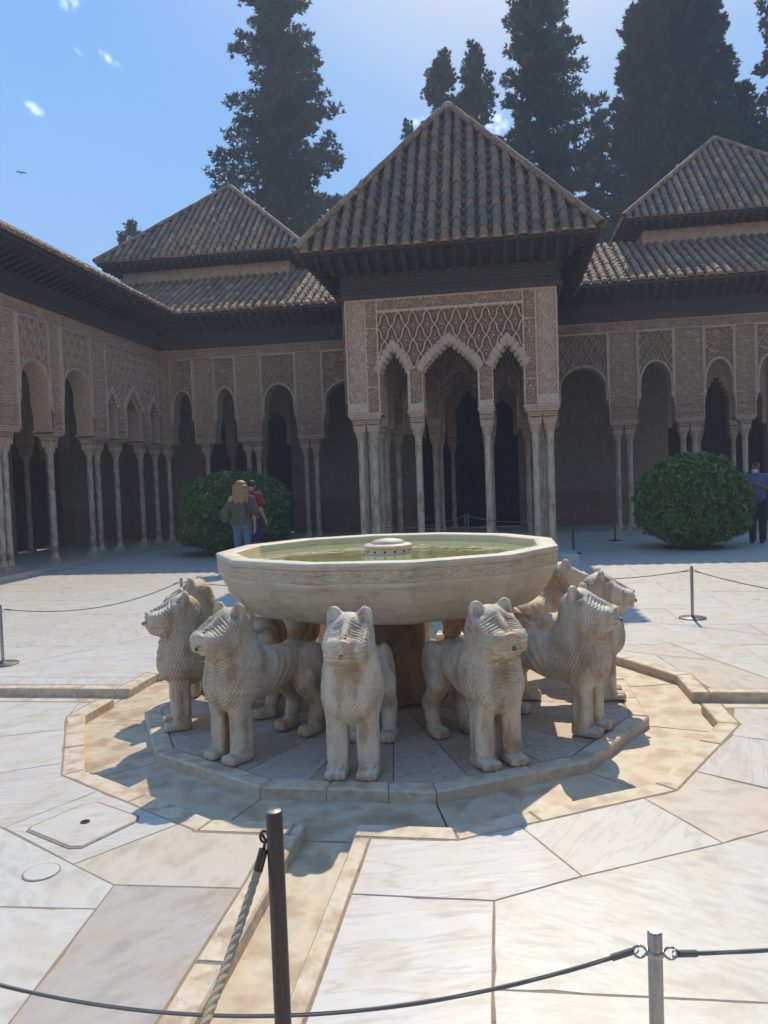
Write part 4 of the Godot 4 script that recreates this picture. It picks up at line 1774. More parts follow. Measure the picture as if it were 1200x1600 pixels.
func barrel(l: float, r0: float, r1: float, seg := 8, th := 0.016) -> ArrayMesh:
	# lies along +z (down the slope), arched over x; wide end at +z
	var m := Mb.new()
	for i in seg:
		var a0 := PI * i / seg
		var a1 := PI * (i + 1) / seg
		var d0 := Vector3(cos(a0), sin(a0), 0)
		var d1 := Vector3(cos(a1), sin(a1), 0)
		var za := Vector3(0, 0, -l / 2)
		var zb := Vector3(0, 0, l / 2)
		m.trin(d0 * r0 + za, d1 * r1 + zb, d0 * r1 + zb, d0, d1, d0)
		m.trin(d0 * r0 + za, d1 * r0 + za, d1 * r1 + zb, d0, d1, d1)
		# front rim
		m.quad(d0 * (r1 - th) + zb, d0 * r1 + zb, d1 * r1 + zb, d1 * (r1 - th) + zb)
	return m.mesh()


func make_tile_meshes() -> void:
	tile_mesh = barrel(0.40, 0.064, 0.094)
	hip_mesh = barrel(0.46, 0.085, 0.108)
	# mortared end under an eaves tile
	var e := Mb.new()
	for i in 8:
		var a0 := PI * i / 8
		var a1 := PI * (i + 1) / 8
		e.tri(Vector3(0, 0.02, 0.213), Vector3(cos(a0) * 0.089, sin(a0) * 0.089, 0.198), Vector3(cos(a1) * 0.089, sin(a1) * 0.089, 0.198))
	tile_end = e.mesh()


# One sloping face covered with rows of barrel tiles.
# e0: left end of the eaves (seen from below), ux along the eaves to the right, us up the slope; inset_l, inset_r: how fast the face narrows per metre up the slope
func tiled_face(root: Node, deck_parent: Node, e0: Vector3, ux: Vector3, us: Vector3, width: float, length: float, nl: float, nr: float, pitch: float, rows_step: float, as_parts: int, mats: Array, shade := 0) -> int:
	var nrm := ux.cross(us).normalized()
	var cols := int(round(width / pitch))
	var step := width / cols
	var made := 0
	var spare := []
	var spare_col := []
	var b := Basis(ux, nrm, -us)
	var c0 := -int(maxf(0.0, -nl) * length / step)
	var c1 := cols + int(maxf(0.0, -nr) * length / step)
	for c in range(c0, c1):
		var x := (c + 0.5) * step
		var lim := length
		if nl > 0.0:
			lim = minf(lim, x / nl)
		if nr > 0.0:
			lim = minf(lim, (width - x) / nr)
		var s := 0.0
		if x < 0.0:
			s = -x / -nl
		elif x > width:
			s = (x - width) / -nr
		var k := 0
		var drift := ru(-0.012, 0.012)
		while s < lim - 0.05:
			var p := e0 + ux * (x + drift + ru(-0.008, 0.008)) + us * (s + 0.17 + ru(-0.02, 0.02)) + nrm * (0.030 + ru(0, 0.012))
			var xf := Transform3D(b * Basis(Vector3.UP, ru(-0.04, 0.04)) * Basis(Vector3.RIGHT, 0.045), p)
			var single := made < as_parts
			if single:
				part(root, "roof_tile", tile_mesh, mats[rng.randi() % mats.size()], xf)
				made += 1
			if k == 0 and as_parts > 0:
				part(root, "tile_end", tile_end, M.mortar, xf)
			if not single:
				spare.append(xf)
			s += rows_step
			k += 1
	if not loose_tiles.has(root):
		loose_tiles[root] = [[], PackedColorArray(), []]
	var lt: Array = loose_tiles[root]
	for xf in spare:
		lt[0].append(xf)
		var tt: Color = tile_tones[rng.randi() % 5]
		lt[1].push_back(tt)
	# the deck under them
	var m := Mb.new()
	var ln := length
	var tl := e0 + us * ln + ux * (nl * ln)
	var tr := e0 + us * ln + ux * (width - nr * ln)
	m.quad(e0, e0 + ux * width, tr, tl)
	var dn := nrm * -0.05
	m.quad(e0 + dn, tl + dn, tr + dn, e0 + ux * width + dn)
	m.quad(e0 + dn, e0 + ux * width + dn, e0 + ux * width, e0)
	part(deck_parent, "roof_deck", m, M.deck)
	# hollow tiles between the rows
	var pans := []
	var pm := Basis(ux, -nrm, us)
	for c in range(c0, c1 + 1):
		var x := c * step
		var lim := length
		if nl > 0.0:
			lim = minf(lim, x / nl)
		if nr > 0.0:
			lim = minf(lim, (width - x) / nr)
		var s := 0.0
		if x < 0.0:
			s = -x / -nl
		elif x > width:
			s = (x - width) / -nr
		while s < lim - 0.1:
			pans.append(Transform3D(pm * Basis(Vector3.RIGHT, -0.04), e0 + ux * x + us * (s + 0.15) + nrm * 0.072))
			s += rows_step
	lt[2].append_array(pans)
	return made


# the tiles of a roof past the nearest few hundred, and the hollow ones between the rows, each as one part
func commit_loose_tiles(root: Node) -> void:
	var lt: Array = loose_tiles[root]
	if lt[0].size():
		many(root, "far_tiles", tile_mesh, M.tile_mix, lt[0], lt[1])
	if lt[2].size():
		many(root, "pan_tiles", tile_mesh, M.tile4, lt[2])


func hip_line(root: Node, a: Vector3, b: Vector3, nrm: Vector3) -> void:
	var d := b - a
	var l := d.length()
	var u := d / l
	var s := 0.0
	var x := nrm.cross(-u).normalized()
	var bs := Basis(x, (-u).cross(x).normalized(), -u)
	while s < l - 0.42:
		part(root, "hip_tile", hip_mesh, M["tile%d" % [0, 1, 3, 0][rng.randi() % 4]], Transform3D(bs * Basis(Vector3.RIGHT, 0.05) * Basis(Vector3.UP, ru(-0.03, 0.03)), a + u * (s + 0.2) + bs.y * (0.035 + ru(0, 0.012))))
		s += 0.36


# a four-sided roof over a square: centre, half side, eaves height, apex height
func pyramid(root: Node, c: Vector3, half: float, eave: float, apex: float, pitch: float, rows_step: float, parts: PackedInt32Array, mats: Array) -> void:
	var rise := apex - eave
	var sl := sqrt(rise * rise + half * half)
	for k in 4:
		var b := Basis(Vector3.UP, PI / 2 * k)
		var ux := b * Vector3.RIGHT
		var us := b * Vector3(0, rise / sl, -half / sl)
		var e0 := Vector3(c.x, eave, c.z) + b * Vector3(-half, 0, half)
		var t := half / sl
		tiled_face(root, root, e0, ux, us, half * 2, sl - 0.02, t, t, pitch, rows_step, parts[k], mats)
		hip_line(root, Vector3(c.x, eave + 0.05, c.z) + b * Vector3(half, 0, half), Vector3(c.x, apex + 0.05, c.z), b * Vector3(1, 1.4, 1).normalized())
	var m := Mb.new()
	m.ball(Vector3(c.x, apex + 0.06, c.z), Vector3(0.14, 0.12, 0.14), 12, 6)
	part(root, "apex_cap", m, M.mortar)


# eaves: a vertical board, a row of carved brackets and the soffit above them
func eaves(root: Node, x0: float, x1: float, z: float, y0: float, y1: float, out: float, yo: float, brackets := true, mit0 := 0.0, mit1 := 0.0) -> void:
	var m := Mb.new()
	m.box(Vector3((x0 + x1) / 2, (y0 + y1) / 2, z - 0.12), Vector3(x1 - x0, y1 - y0, 0.34), Basis.IDENTITY, 0.006)
	for q in [[y0 + 0.04, 0.08], [y0 + (y1 - y0) * 0.45, 0.05], [y1 - 0.05, 0.1]]:
		m.box(Vector3((x0 + x1) / 2, q[0], z + 0.065), Vector3(x1 - x0 - 0.006, q[1], 0.05), Basis.IDENTITY, 0.006)
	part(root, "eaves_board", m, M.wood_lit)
	# soffit, mitred at its ends
	var s := Mb.new()
	var a := Vector3(x0, y1 + 0.0, z + 0.02)
	var b := Vector3(x1, y1 + 0.0, z + 0.02)
	var c := Vector3(x1 + mit1 * out, yo, z + out)
	var d := Vector3(x0 - mit0 * out, yo, z + out)
	var up := Vector3(0, 0.05, 0)
	s.quad(a, b, c, d)
	s.quad(a + up, d + up, c + up, b + up)
	s.quad(d, c, c + up, d + up)
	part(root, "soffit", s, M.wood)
	var fb := Mb.new()
	fb.box((c + d) / 2 + Vector3(0, 0.02, 0.0), Vector3((c - d).x, 0.075, 0.05), Basis.IDENTITY, 0.006)
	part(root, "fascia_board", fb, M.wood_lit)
	if brackets:
		var bk := Mb.new()
		var dir := (d - a)
		dir.x = 0
		var l := dir.length()
		var tilt := atan2(yo - y1, out)
		var x := x0 - maxf(mit0, 0.0) * out * 0.7 + 0.1
		while x < x1 + maxf(mit1, 0.0) * out * 0.7 - 0.05:
			var ov := 0.0
			if x < x0:
				ov = (x0 - x) / maxf(mit0 * out, 0.01)
			elif x > x1:
				ov = (x - x1) / maxf(mit1 * out, 0.01)
			var ll := l * (1.0 - ov)
			var f := (1.0 + ov) / 2.0
			if mit1 < 0.0 and x > x1 - out:
				ll = l * (x1 - x) / out
				f = (x1 - x) / out / 2.0
			elif mit0 < 0.0 and x < x0 + out:
				ll = l * (x - x0) / out
				f = (x - x0) / out / 2.0
			if ll > 0.1:
				var mid := Vector3(x, lerpf(y1, yo, f) - 0.06, z + out * f)
				bk.box(mid, Vector3(0.085, 0.10, ll * 0.96), Basis(Vector3.RIGHT, -tilt))
				bk.box(mid + Vector3(0, -0.055, -ll * 0.12), Vector3(0.085, 0.06, ll * 0.62), Basis(Vector3.RIGHT, -tilt))
			x += 0.235
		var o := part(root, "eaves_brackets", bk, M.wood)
		stuff(o)


# ---------------------------------------------------------------- the palace
const PORTAL_OPS := [[-1.375, -0.845, 2, 4.20, 3.80], [-0.535, 0.510, 2, 4.26, 3.80], [0.812, 1.385, 2, 4.19, 3.80]]


func opening(a: Array) -> Opening:
	return Opening.new(a[0], a[1], a[2], a[3], a[4] if a.size() > 4 else 3.85)


# beads of stucco along a stalactite arch
func lobes(root: Node, o: Opening, mesh: Mesh, mat: Material, n: int) -> void:
	var c := o.mid()
	var b := (o.x1 - o.x0) * 0.5
	var rise := o.apex - o.spring
	for sgn in [-1, 1]:
		for i in n:
			var t := (i + 0.35) / n
			var w := (b + 0.045) * (1.0 - pow(t, 1.35) * 1.0)
			var y := o.spring + t * (rise + 0.10) - 0.02
			part(root, "stalactite_lobe", mesh, mat, Transform3D(Basis(Vector3.BACK, -sgn * 0.5), Vector3(c + sgn * (w + 0.012), y, 0.012)))
			# a smaller one hangs behind it
			part(root, "stalactite_lobe", mesh, mat, Transform3D(Basis(Vector3.BACK, -sgn * 0.5).scaled(Vector3(0.8, 0.8, 1.3)), Vector3(c + sgn * (w - 0.035), y - 0.03, -0.11)))
	part(root, "stalactite_lobe", mesh, mat, Transform3D(Basis.IDENTITY, Vector3(c, o.apex + 0.09, 0.012)))


func make_pavilion() -> void:
	var t := thing("pavilion", "projecting pavilion with three stalactite arches and a steep pyramid roof of clay tiles", "pavilion", Vector3(0, 0, PZ))
	var ops := []
	for e in PORTAL_OPS:
		ops.append(opening(e))
	var th := 0.42
	part(t, "arcade_wall", comb(-2.04, 2.04, CAP + 0.02, 5.18, ops, th, -0.12), M.stucco_warm)
	var lp := Mb.new()
	for o in ops:
		lip(lp, o, CAP + 0.02, 0.02, -0.13)
	sheet_rim(lp, -2.037, 2.037, 2.98, 5.178)
	part(t, "arch_edges", lp, M.stucco_warm)
	part(t, "carved_stucco", carved_sheet(0, -2.037, 2.037, 2.98, 5.178, ops, 0.0098), M.stucco_warm)
	var lob := Mb.new()
	lob.ball(Vector3.ZERO, Vector3(0.080, 0.098, 0.062), 10, 7)
	var lm := lob.mesh()
	lobes(t, ops[0], lm, M.stucco, 5)
	lobes(t, ops[1], lm, M.stucco, 8)
	lobes(t, ops[2], lm, M.stucco, 5)
	var piers := [[-2.04, -1.375], [-0.845, -0.535], [0.510, 0.812], [1.385, 2.04]]
	for p in piers:
		pier_blocks(t, (p[0] + p[1]) / 2, p[1] - p[0], CAP, th, M.stucco_warm)
	for x in [-1.846, -1.573, -0.69, 0.665, 1.587, 1.865]:
		column(t, x, -th / 2)
	# sides and back of the pavilion: the same arches, plainer
	var plain := []
	for e in PORTAL_OPS:
		plain.append(Opening.new(e[0], e[1], 2, e[3], 3.80))
	for k in [1, 2, 3]:
		var b := Basis(Vector3.UP, PI / 2 * k)
		var xf := Transform3D(b, b * Vector3(0, 0, 2.04) + Vector3(0, 0, -2.04))
		var w: float = 2.04 if k == 2 else 1.62
		part(t, "arcade_wall", comb(-w, w, CAP + 0.02, 5.18, plain, th if k != 2 else th - 0.12, -0.12), M.stucco, xf)
		if k != 2:
			part(t, "carved_stucco", carved_sheet(0, -w, 2.037 if k == 3 else w, 2.98, 5.178, ops, 0.03), M.stucco, xf)
		else:
			# its inner face looks at the courtyard through the front arches
			part(t, "carved_stucco", carved_sheet(0, -1.62, 1.62, 2.98, 5.178, plain, 0.016), M.stucco, Transform3D(Basis.IDENTITY, Vector3(0, 0, -4.08 + th)))
		for x in [-1.573, -0.69, 0.665, 1.587]:
			var p: Vector3 = xf * Vector3(x, 0, -th / 2)
			column(t, p.x, p.z)
		if k == 2:
			for x in [-1.846, 1.865]:
				var p: Vector3 = xf * Vector3(x, 0, -th / 2)
				column(t, p.x, p.z)
	var fl := Mb.new()
	fl.box(Vector3(0, STEP / 2 - 0.05, -2.04), Vector3(4.6, STEP + 0.1, 4.6), Basis.IDENTITY, 0.01)
	part(t, "floor", fl, M.slab5)
	var ce := Mb.new()
	ce.box(Vector3(0, 5.23, -2.04), Vector3(4.0, 0.08, 4.0))
	part(t, "ceiling", ce, M.wood)
	# eaves on four sides, then the roof
	for k in 4:
		var b := Basis(Vector3.UP, PI / 2 * k)
		var holder := Node3D.new()
		holder.name = "eaves_side"
		holder.transform = Transform3D(b, b * Vector3(0, 0, 2.04) + Vector3(0, 0, -2.04))
		t.add_child(holder, true)
		eaves(holder, -2.06, 2.06, 0.03 if k % 2 == 0 else 0.026, 5.18, 5.66, 0.66, 5.93, true, 1.0, 1.0)
	var mats := [M.tile0, M.tile2, M.tile4, M.tile2, M.tile0, M.tile1]
	pyramid(t, Vector3(0, 0, -2.04), 2.75, 5.97, 9.60, 0.238, 0.285, PackedInt32Array([230, 0, 0, 0]), mats)
	commit_loose_tiles(t)


func gallery_arcade(t: Node3D, x0: float, x1: float, ops: Array, piers: Array, cols: Array, worn := false) -> void:
	var th := 0.42
	part(t, "arcade_wall", comb(x0, x1, CAP + 0.02, 5.52, ops, th, -0.12), M.stucco)
	var lp := Mb.new()
	for o in ops:
		lip(lp, o, CAP + 0.02, 0.02, -0.13)
	sheet_rim(lp, x0 + 0.002, x1 - 0.002, 2.985, 5.518)
	part(t, "arch_edges", lp, M.stucco)
	part(t, "carved_stucco", carved_sheet(1, x0 + 0.002, x1 - 0.002, 2.985, 5.518, ops, 0.0145), M.stucco)
	for o in ops:
		if o.kind != 2:
			part(t, "arch_band", arch_band(o, 3.5, 0.062, 0.045, -0.02), M.stucco)
	for p in piers:
		pier_blocks(t, (p[0] + p[1]) / 2, p[1] - p[0], CAP, th, M.stucco)
	for c in cols:
		column(t, c, -th / 2, worn)


# closes the sheet's outer edge back to the wall
func sheet_rim(m: Mb, x0: float, x1: float, y0: float, y1: float) -> void:
	for e in [[x0, 1.0], [x1, -1.0]]:
		m.quad(Vector3(e[0], y0, 0.05), Vector3(e[0], y1, 0.05), Vector3(e[0], y1, -0.13), Vector3(e[0], y0, -0.13))
	m.quad(Vector3(x0, y1, 0.05), Vector3(x1, y1, 0.05), Vector3(x1, y1, -0.13), Vector3(x0, y1, -0.13))


func box_part(t: Node, called: String, lo: Vector3, hi: Vector3, mat: Material) -> void:
	var m := Mb.new()
	m.box((lo + hi) / 2, hi - lo)
	part(t, called, m, mat)


# the wall at the back of a gallery, with its doorways and the dark rooms behind them
func back_wall(t: Node3D, x0: float, x1: float, z: float, doors: Array) -> void:
	var q := [x0]
	for d in doors:
		q.append(d[0])
		q.append(d[1])
	q.append(x1)
	for i in range(0, q.size(), 2):
		if q[i + 1] - q[i] > 0.02:
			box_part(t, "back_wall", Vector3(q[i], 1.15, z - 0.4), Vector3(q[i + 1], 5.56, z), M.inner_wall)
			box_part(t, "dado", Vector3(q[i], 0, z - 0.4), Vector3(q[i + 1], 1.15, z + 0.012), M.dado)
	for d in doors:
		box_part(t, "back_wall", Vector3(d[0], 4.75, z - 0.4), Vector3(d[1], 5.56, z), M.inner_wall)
		# three arches in the doorway
		var w: float = d[1] - d[0]
		var ops := [Opening.new(d[0] + 0.12, d[0] + w * 0.27, 2, 3.95, 3.6), Opening.new(d[0] + w * 0.27 + 0.28, d[1] - w * 0.27 - 0.28, 2, 4.25, 3.6), Opening.new(d[1] - w * 0.27, d[1] - 0.12, 2, 3.95, 3.6)]
		part(t, "door_arches", comb(d[0], d[1], CAP + 0.02, 4.75, ops, 0.36), M.stucco, Transform3D(Basis.IDENTITY, Vector3(0, 0, z - 0.02)))
		for x in [d[0] + w * 0.27 + 0.14, d[1] - w * 0.27 - 0.14]:
			column(t, x, z - 0.2)
		# the hall beyond
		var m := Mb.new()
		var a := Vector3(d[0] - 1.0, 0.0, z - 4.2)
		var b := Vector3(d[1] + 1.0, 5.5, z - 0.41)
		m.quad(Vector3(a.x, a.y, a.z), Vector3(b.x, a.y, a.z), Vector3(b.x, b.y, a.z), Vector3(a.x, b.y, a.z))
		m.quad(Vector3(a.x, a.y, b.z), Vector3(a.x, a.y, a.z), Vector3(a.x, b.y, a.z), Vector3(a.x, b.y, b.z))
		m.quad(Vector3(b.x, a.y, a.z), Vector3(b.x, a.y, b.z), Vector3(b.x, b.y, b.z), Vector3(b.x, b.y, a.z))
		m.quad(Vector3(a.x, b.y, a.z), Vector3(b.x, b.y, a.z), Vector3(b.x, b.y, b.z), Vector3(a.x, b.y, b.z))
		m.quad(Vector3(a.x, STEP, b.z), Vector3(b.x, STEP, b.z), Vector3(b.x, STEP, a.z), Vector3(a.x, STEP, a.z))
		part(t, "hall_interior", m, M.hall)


func make_galleries() -> void:
	var mats := [M.tile0, M.tile2, M.tile1, M.tile3, M.tile0, M.tile4]
	var slope := 0.578
	# --- behind the pavilion, left part
	var lw := thing("end_gallery", "tiled arcaded gallery left of the pavilion, behind the blonde woman's bush", "gallery", Vector3(0, 0, WZ), 0, "galleries round the court")
	var ops := [opening([-8.27, -7.58, 1, 4.36]), opening([-6.985, -6.335, 0, 4.38]), opening([-5.61, -4.61, 1, 4.40]), opening([-3.86, -2.45, 0, 4.40])]
	ops[1].shrink = 0.075
	for i in [0, 1, 3]:
		ops[i].foliage = true
	gallery_arcade(lw, -8.55, -1.9, ops, [[-8.53, -8.27], [-7.58, -6.985], [-6.335, -5.61], [-4.61, -3.86], [-2.45, -1.95]], [-8.52, -7.34, -6.11, -5.82, -4.45, -4.16, -2.2])
	lower_roof(lw, -8.55, -1.9, mats, -1)
	commit_loose_tiles(lw)
	gallery_shell(lw, -11.3, -1.45)
	back_wall(lw, -11.3, -1.45, -2.603, [[-8.45, -5.55]])
	# --- right part
	var rw := thing("end_gallery", "tiled arcaded gallery right of the pavilion, behind the round clipped bush and the masked man", "gallery", Vector3(0, 0, WZ), 0, "galleries round the court")
	var ops2 := [opening([2.45, 3.745, 0, 4.39]), opening([4.465, 5.375, 1, 4.44]), opening([6.095, 6.84, 0, 4.42]), opening([7.34, 8.0, 1, 4.44])]
	ops2[2].shrink = 0.06
	ops2[2].foliage = true
	ops2[3].foliage = true
	gallery_arcade(rw, 1.9, 8.55, ops2, [[1.95, 2.45], [3.745, 4.465], [5.375, 6.095], [6.84, 7.34], [8.0, 8.53]], [2.2, 3.967, 4.27, 5.61, 5.90, 7.12, 8.27])
	lower_roof(rw, 1.9, 8.55, mats, 1)
	commit_loose_tiles(rw)
	gallery_shell(rw, 1.45, 11.3)
	back_wall(rw, 1.45, 8.75, -2.6, [[5.75, 8.45]])
	# --- the middle, in the pavilion's shade
	var mw := thing("hall_doorway", "dark triple-arched doorway of the hall seen through the pavilion's arches", "doorway", Vector3(0, 0, WZ))
	gallery_shell(mw, -1.45, 1.45)
	back_wall(mw, -1.45, 1.45, -2.6, [[-1.44, 1.44]])
	var mops := [Opening.new(-1.375, -0.845, 2, 4.1, 3.7), Opening.new(-0.535, 0.51, 2, 4.3, 3.7), Opening.new(0.812, 1.385, 2, 4.1, 3.7)]
	part(mw, "arcade_wall", comb(-1.898, 1.898, CAP + 0.02, 5.52, mops, 0.40, -0.12), M.stucco)
	part(mw, "carved_stucco", carved_sheet(0, -1.89, 1.89, 2.98, 5.17, mops, 0.03), M.stucco)
	for x in [-0.69, 0.665]:
		column(mw, x, -0.2)
	# a low roof links the pavilion and the gallery
	box_part(mw, "link_roof", Vector3(-1.9, 5.53, 0.0), Vector3(1.9, 6.6, 1.7), M.deck)
	# --- the long gallery on the left
	var lg := thing("side_gallery", "long arcaded gallery along the left of the court with dark carved wooden eaves", "gallery", Vector3(LX, 0, WZ), PI / 2, "galleries round the court")
	var ops3 := [opening([-7.62 - 1.0, -7.25, 0, 4.34]), opening([-6.57, -5.46, 0, 4.36]), opening([-5.04, -3.78, 0, 4.38]), opening([-3.10, -2.60, 2, 4.05, 3.75]), opening([-2.17, -1.27, 2, 4.20, 3.75]), opening([-0.83, -0.27, 2, 4.05, 3.75])]
	gallery_arcade(lg, -11.0, -0.004, ops3, [[-9.1, -8.62], [-7.25, -6.57], [-5.46, -5.04], [-3.78, -3.10], [-2.60, -2.17], [-1.27, -0.83], [-0.27, -0.03]], [-8.86, -7.02, -6.80, -5.25, -3.66, -3.30, -2.385, -1.05, -0.15], true)
	var lob := Mb.new()
	lob.ball(Vector3.ZERO, Vector3(0.080, 0.098, 0.062), 10, 7)
	var lmsh := lob.mesh()
	lobes(lg, ops3[3], lmsh, M.stucco, 4)
	lobes(lg, ops3[4], lmsh, M.stucco, 7)
	lobes(lg, ops3[5], lmsh, M.stucco, 4)
	var sl := Vector3(0, slope, -1.0).normalized()
	eaves(lg, -11.0, -0.031, 0.03, 5.52, 6.02, 0.77, 6.28, true, 0.0, -1.0)
	tiled_face(lg, lg, Vector3(-11.0, 6.33, 0.82), Vector3.RIGHT, sl, 11.0 - 0.82, 3.9, 0.0, -0.866, 0.225, 0.29, 300, mats)
	commit_loose_tiles(lg)
	box_part(lg, "floor", Vector3(-11.0, -0.05, -2.7), Vector3(2.2, STEP, 0.36), M.slab4)
	box_part(lg, "ceiling", Vector3(-11.0, 5.525, -2.7), Vector3(2.2, 5.60, -0.3), M.wood)
	box_part(lg, "end_wall", Vector3(-11.2, 0, -2.7), Vector3(-11.0, 5.56, 0.0), M.inner_wall)
	back_wall(lg, -11.0, 2.6, -2.6, [[-3.1, -0.4]])
	# --- the halls' own roofs behind the galleries
	for e in [[-7.85, "left", [240, 0, 0, 0]], [7.69, "right", [240, 0, 0, 40]]]:
		var tw := thing("hall_tower", "low square hall with cream wall and pyramid tile roof behind the %s gallery" % e[1], "building", Vector3(e[0], 0, -19.45), 0, "hall roofs behind the galleries")
		var hw := 2.66
		for k in 4:
			var b := Basis(Vector3.UP, PI / 2 * k)
			var m := Mb.new()
			m.box(Vector3(0, 7.4, hw - 0.2), Vector3(hw * 2 - (0.0 if k % 2 == 0 else 0.806), 2.2, 0.4))
			part(tw, "wall", m, M.cream_wall, Transform3D(b, Vector3.ZERO))
			var holder := Node3D.new()
			holder.name = "eaves_side"
			holder.transform = Transform3D(b, b * Vector3(0, 0, hw))
			tw.add_child(holder, true)
			eaves(holder, -hw - 0.02, hw + 0.02, 0.01 + 0.003 * (k % 2), 8.36, 8.46, 0.50, 8.50, true, 1.0, 1.0)
		pyramid(tw, Vector3.ZERO, 3.22, 8.54, 11.66, 0.225, 0.285, PackedInt32Array(e[2]), mats)
		commit_loose_tiles(tw)


func lower_roof(t: Node3D, x0: float, x1: float, mats: Array, side: int) -> void:
	var sl := Vector3(0, 0.578, -1.0).normalized()
	if side < 0:
		eaves(t, x0 + 0.03, x1, 0.03, 5.52, 6.02, 0.77, 6.28, true, -1.0, 0.0)
		tiled_face(t, t, Vector3(x0 + 0.82, 6.33, 0.82), Vector3.RIGHT, sl, x1 - x0 - 0.82, 3.35, -0.866, 0.0, 0.225, 0.29, 300, mats)
		# the valley where the two roofs meet
		var a := Vector3(x0 + 0.82, 6.36, 0.82)
		var m := Mb.new()
		var b := a + Vector3(-2.9, 0.578 * 2.9, -2.9)
		m.quad(a + Vector3(-0.09, 0.03, 0.09) * 1.0, a + Vector3(0.09, 0.03, -0.09), b + Vector3(0.09, 0.03, -0.09), b + Vector3(-0.09, 0.03, 0.09))
		part(t, "valley_gutter", m, M.iron)
	else:
		eaves(t, x0, x1 + 0.7, 0.03, 5.52, 6.02, 0.77, 6.28, true, 0.0, 0.0)
		tiled_face(t, t, Vector3(x0, 6.33, 0.82), Vector3.RIGHT, sl, x1 - x0 + 1.5, 3.35, 0.0, 0.0, 0.225, 0.29, 300, mats)


func gallery_shell(t: Node3D, x0: float, x1: float) -> void:
	box_part(t, "floor", Vector3(x0 + (0.35 if x0 < -9 else 0.0), -0.05, -2.7), Vector3(x1, STEP - 0.002, 0.36), M.slab4)
	box_part(t, "ceiling", Vector3(x0, 5.528, -2.7), Vector3(x1, 5.603, -0.3), M.wood)


# the court's other two sides, which stand behind and beside the camera: the same arcades without their carving
func make_far_side() -> void:
	var ops := []
	var x := -7.9
	while x < 7.5:
		ops.append(opening([x, x + 1.15, 0, 4.4]))
		x += 1.75
	for e in [["opposite_gallery", Vector3(0, 0, 14.87), PI, -8.55, 8.55], ["facing_gallery", Vector3(8.55, 0, 0), -PI / 2, -8.55, 8.55]]:
		var t := struct(e[0], "arcaded gallery on a side of the court outside the picture")
		t.position = e[1]
		t.rotation.y = e[2]
		part(t, "arcade_wall", comb(-8.55, 8.55, CAP + 0.02, 5.52, ops, 0.42), M.stucco)
		for o in ops:
			for q in [-0.28, 1.43]:
				if q < 0 or o == ops[ops.size() - 1]:
					column(t, o.x0 + q - 0.02, -0.21)
		eaves(t, -8.5, 8.5, 0.03, 5.52, 6.02, 0.77, 6.28)
		var m := Mb.new()
		m.box(Vector3(0, 7.2, -1.2), Vector3(19.0, 0.12, 4.6), Basis(Vector3.RIGHT, deg_to_rad(30.0)))
		part(t, "roof", m, M.tile1)
		box_part(t, "back_wall", Vector3(-10.5, 0, -3.0), Vector3(10.5, 5.6, -2.6), M.inner_wall)
		box_part(t, "floor", Vector3(-8.55, -0.05, -2.7), Vector3(8.55, STEP - 0.004, 0.34), M.slab4)
	var p := struct("opposite_pavilion", "the court's second pavilion, behind the camera")
	p.position = Vector3(0, 0, 10.6)
	p.rotation.y = PI
	var po := []
	for e in PORTAL_OPS:
		po.append(opening(e))
	for k in 4:
		var b := Basis(Vector3.UP, PI / 2 * k)
		part(p, "arcade_wall", comb(-2.04 if k % 2 == 0 else -1.62, 2.04 if k % 2 == 0 else 1.62, CAP + 0.02, 5.6, po, 0.42), M.stucco_warm, Transform3D(b, b * Vector3(0, 0, 2.04) + Vector3(0, 0, -2.04)))
	for cx in [-1.846, -0.69, 0.665, 1.865]:
		for cz in [-0.21, -3.87]:
			column(p, cx, cz)
	var rf := Mb.new()
	rf.lathe(Vector3(0, 0, -2.04), PackedVector2Array([Vector2(3.8, 5.9), Vector2(3.8, 6.0), Vector2(0.02, 9.6)]), 4, false, PI / 4)
	part(p, "roof", rf, M.tile1)


# ---------------------------------------------------------------- trees and bushes
func spray_mesh(blades: int, length: float, width: float, spread: float, sd: int, droop := 0.0) -> ArrayMesh:
	# a twig of narrow leaf blades that leave the origin along +y
	var r := RandomNumberGenerator.new()
	r.seed = sd
	var m := Mb.new()
	m.colored = true
	for i in blades:
		var az := TAU * i / blades + r.randf_range(-0.4, 0.4)
		var el := r.randf_range(0.15, spread)
		var d := Vector3(cos(az) * sin(el), cos(el), sin(az) * sin(el))
		var l := length * r.randf_range(0.6, 1.0)
		var side := d.cross(Vector3(sin(az), 0.3, cos(az))).normalized() * width * 0.5
		var root_ := Vector3(0, length * 0.35 * i / blades, 0)
		var tip := root_ + d * l - Vector3(0, droop * l, 0)
		var mid := root_.lerp(tip, 0.45) + Vector3(0, droop * l * 0.25, 0)
		var k := r.randf_range(0.75, 1.25)
		m.tint = Color(k, k, k)
		m.tri(root_, mid - side, mid + side)
		m.tri(mid - side, tip, mid + side)
	return m.mesh()


func aim(dir: Vector3, roll: float) -> Basis:
	var y := dir.normalized()
	var x := y.cross(Vector3.FORWARD if absf(y.z) < 0.9 else Vector3.RIGHT).normalized()
	return Basis(x, y, x.cross(y)) * Basis(Vector3.UP, roll)


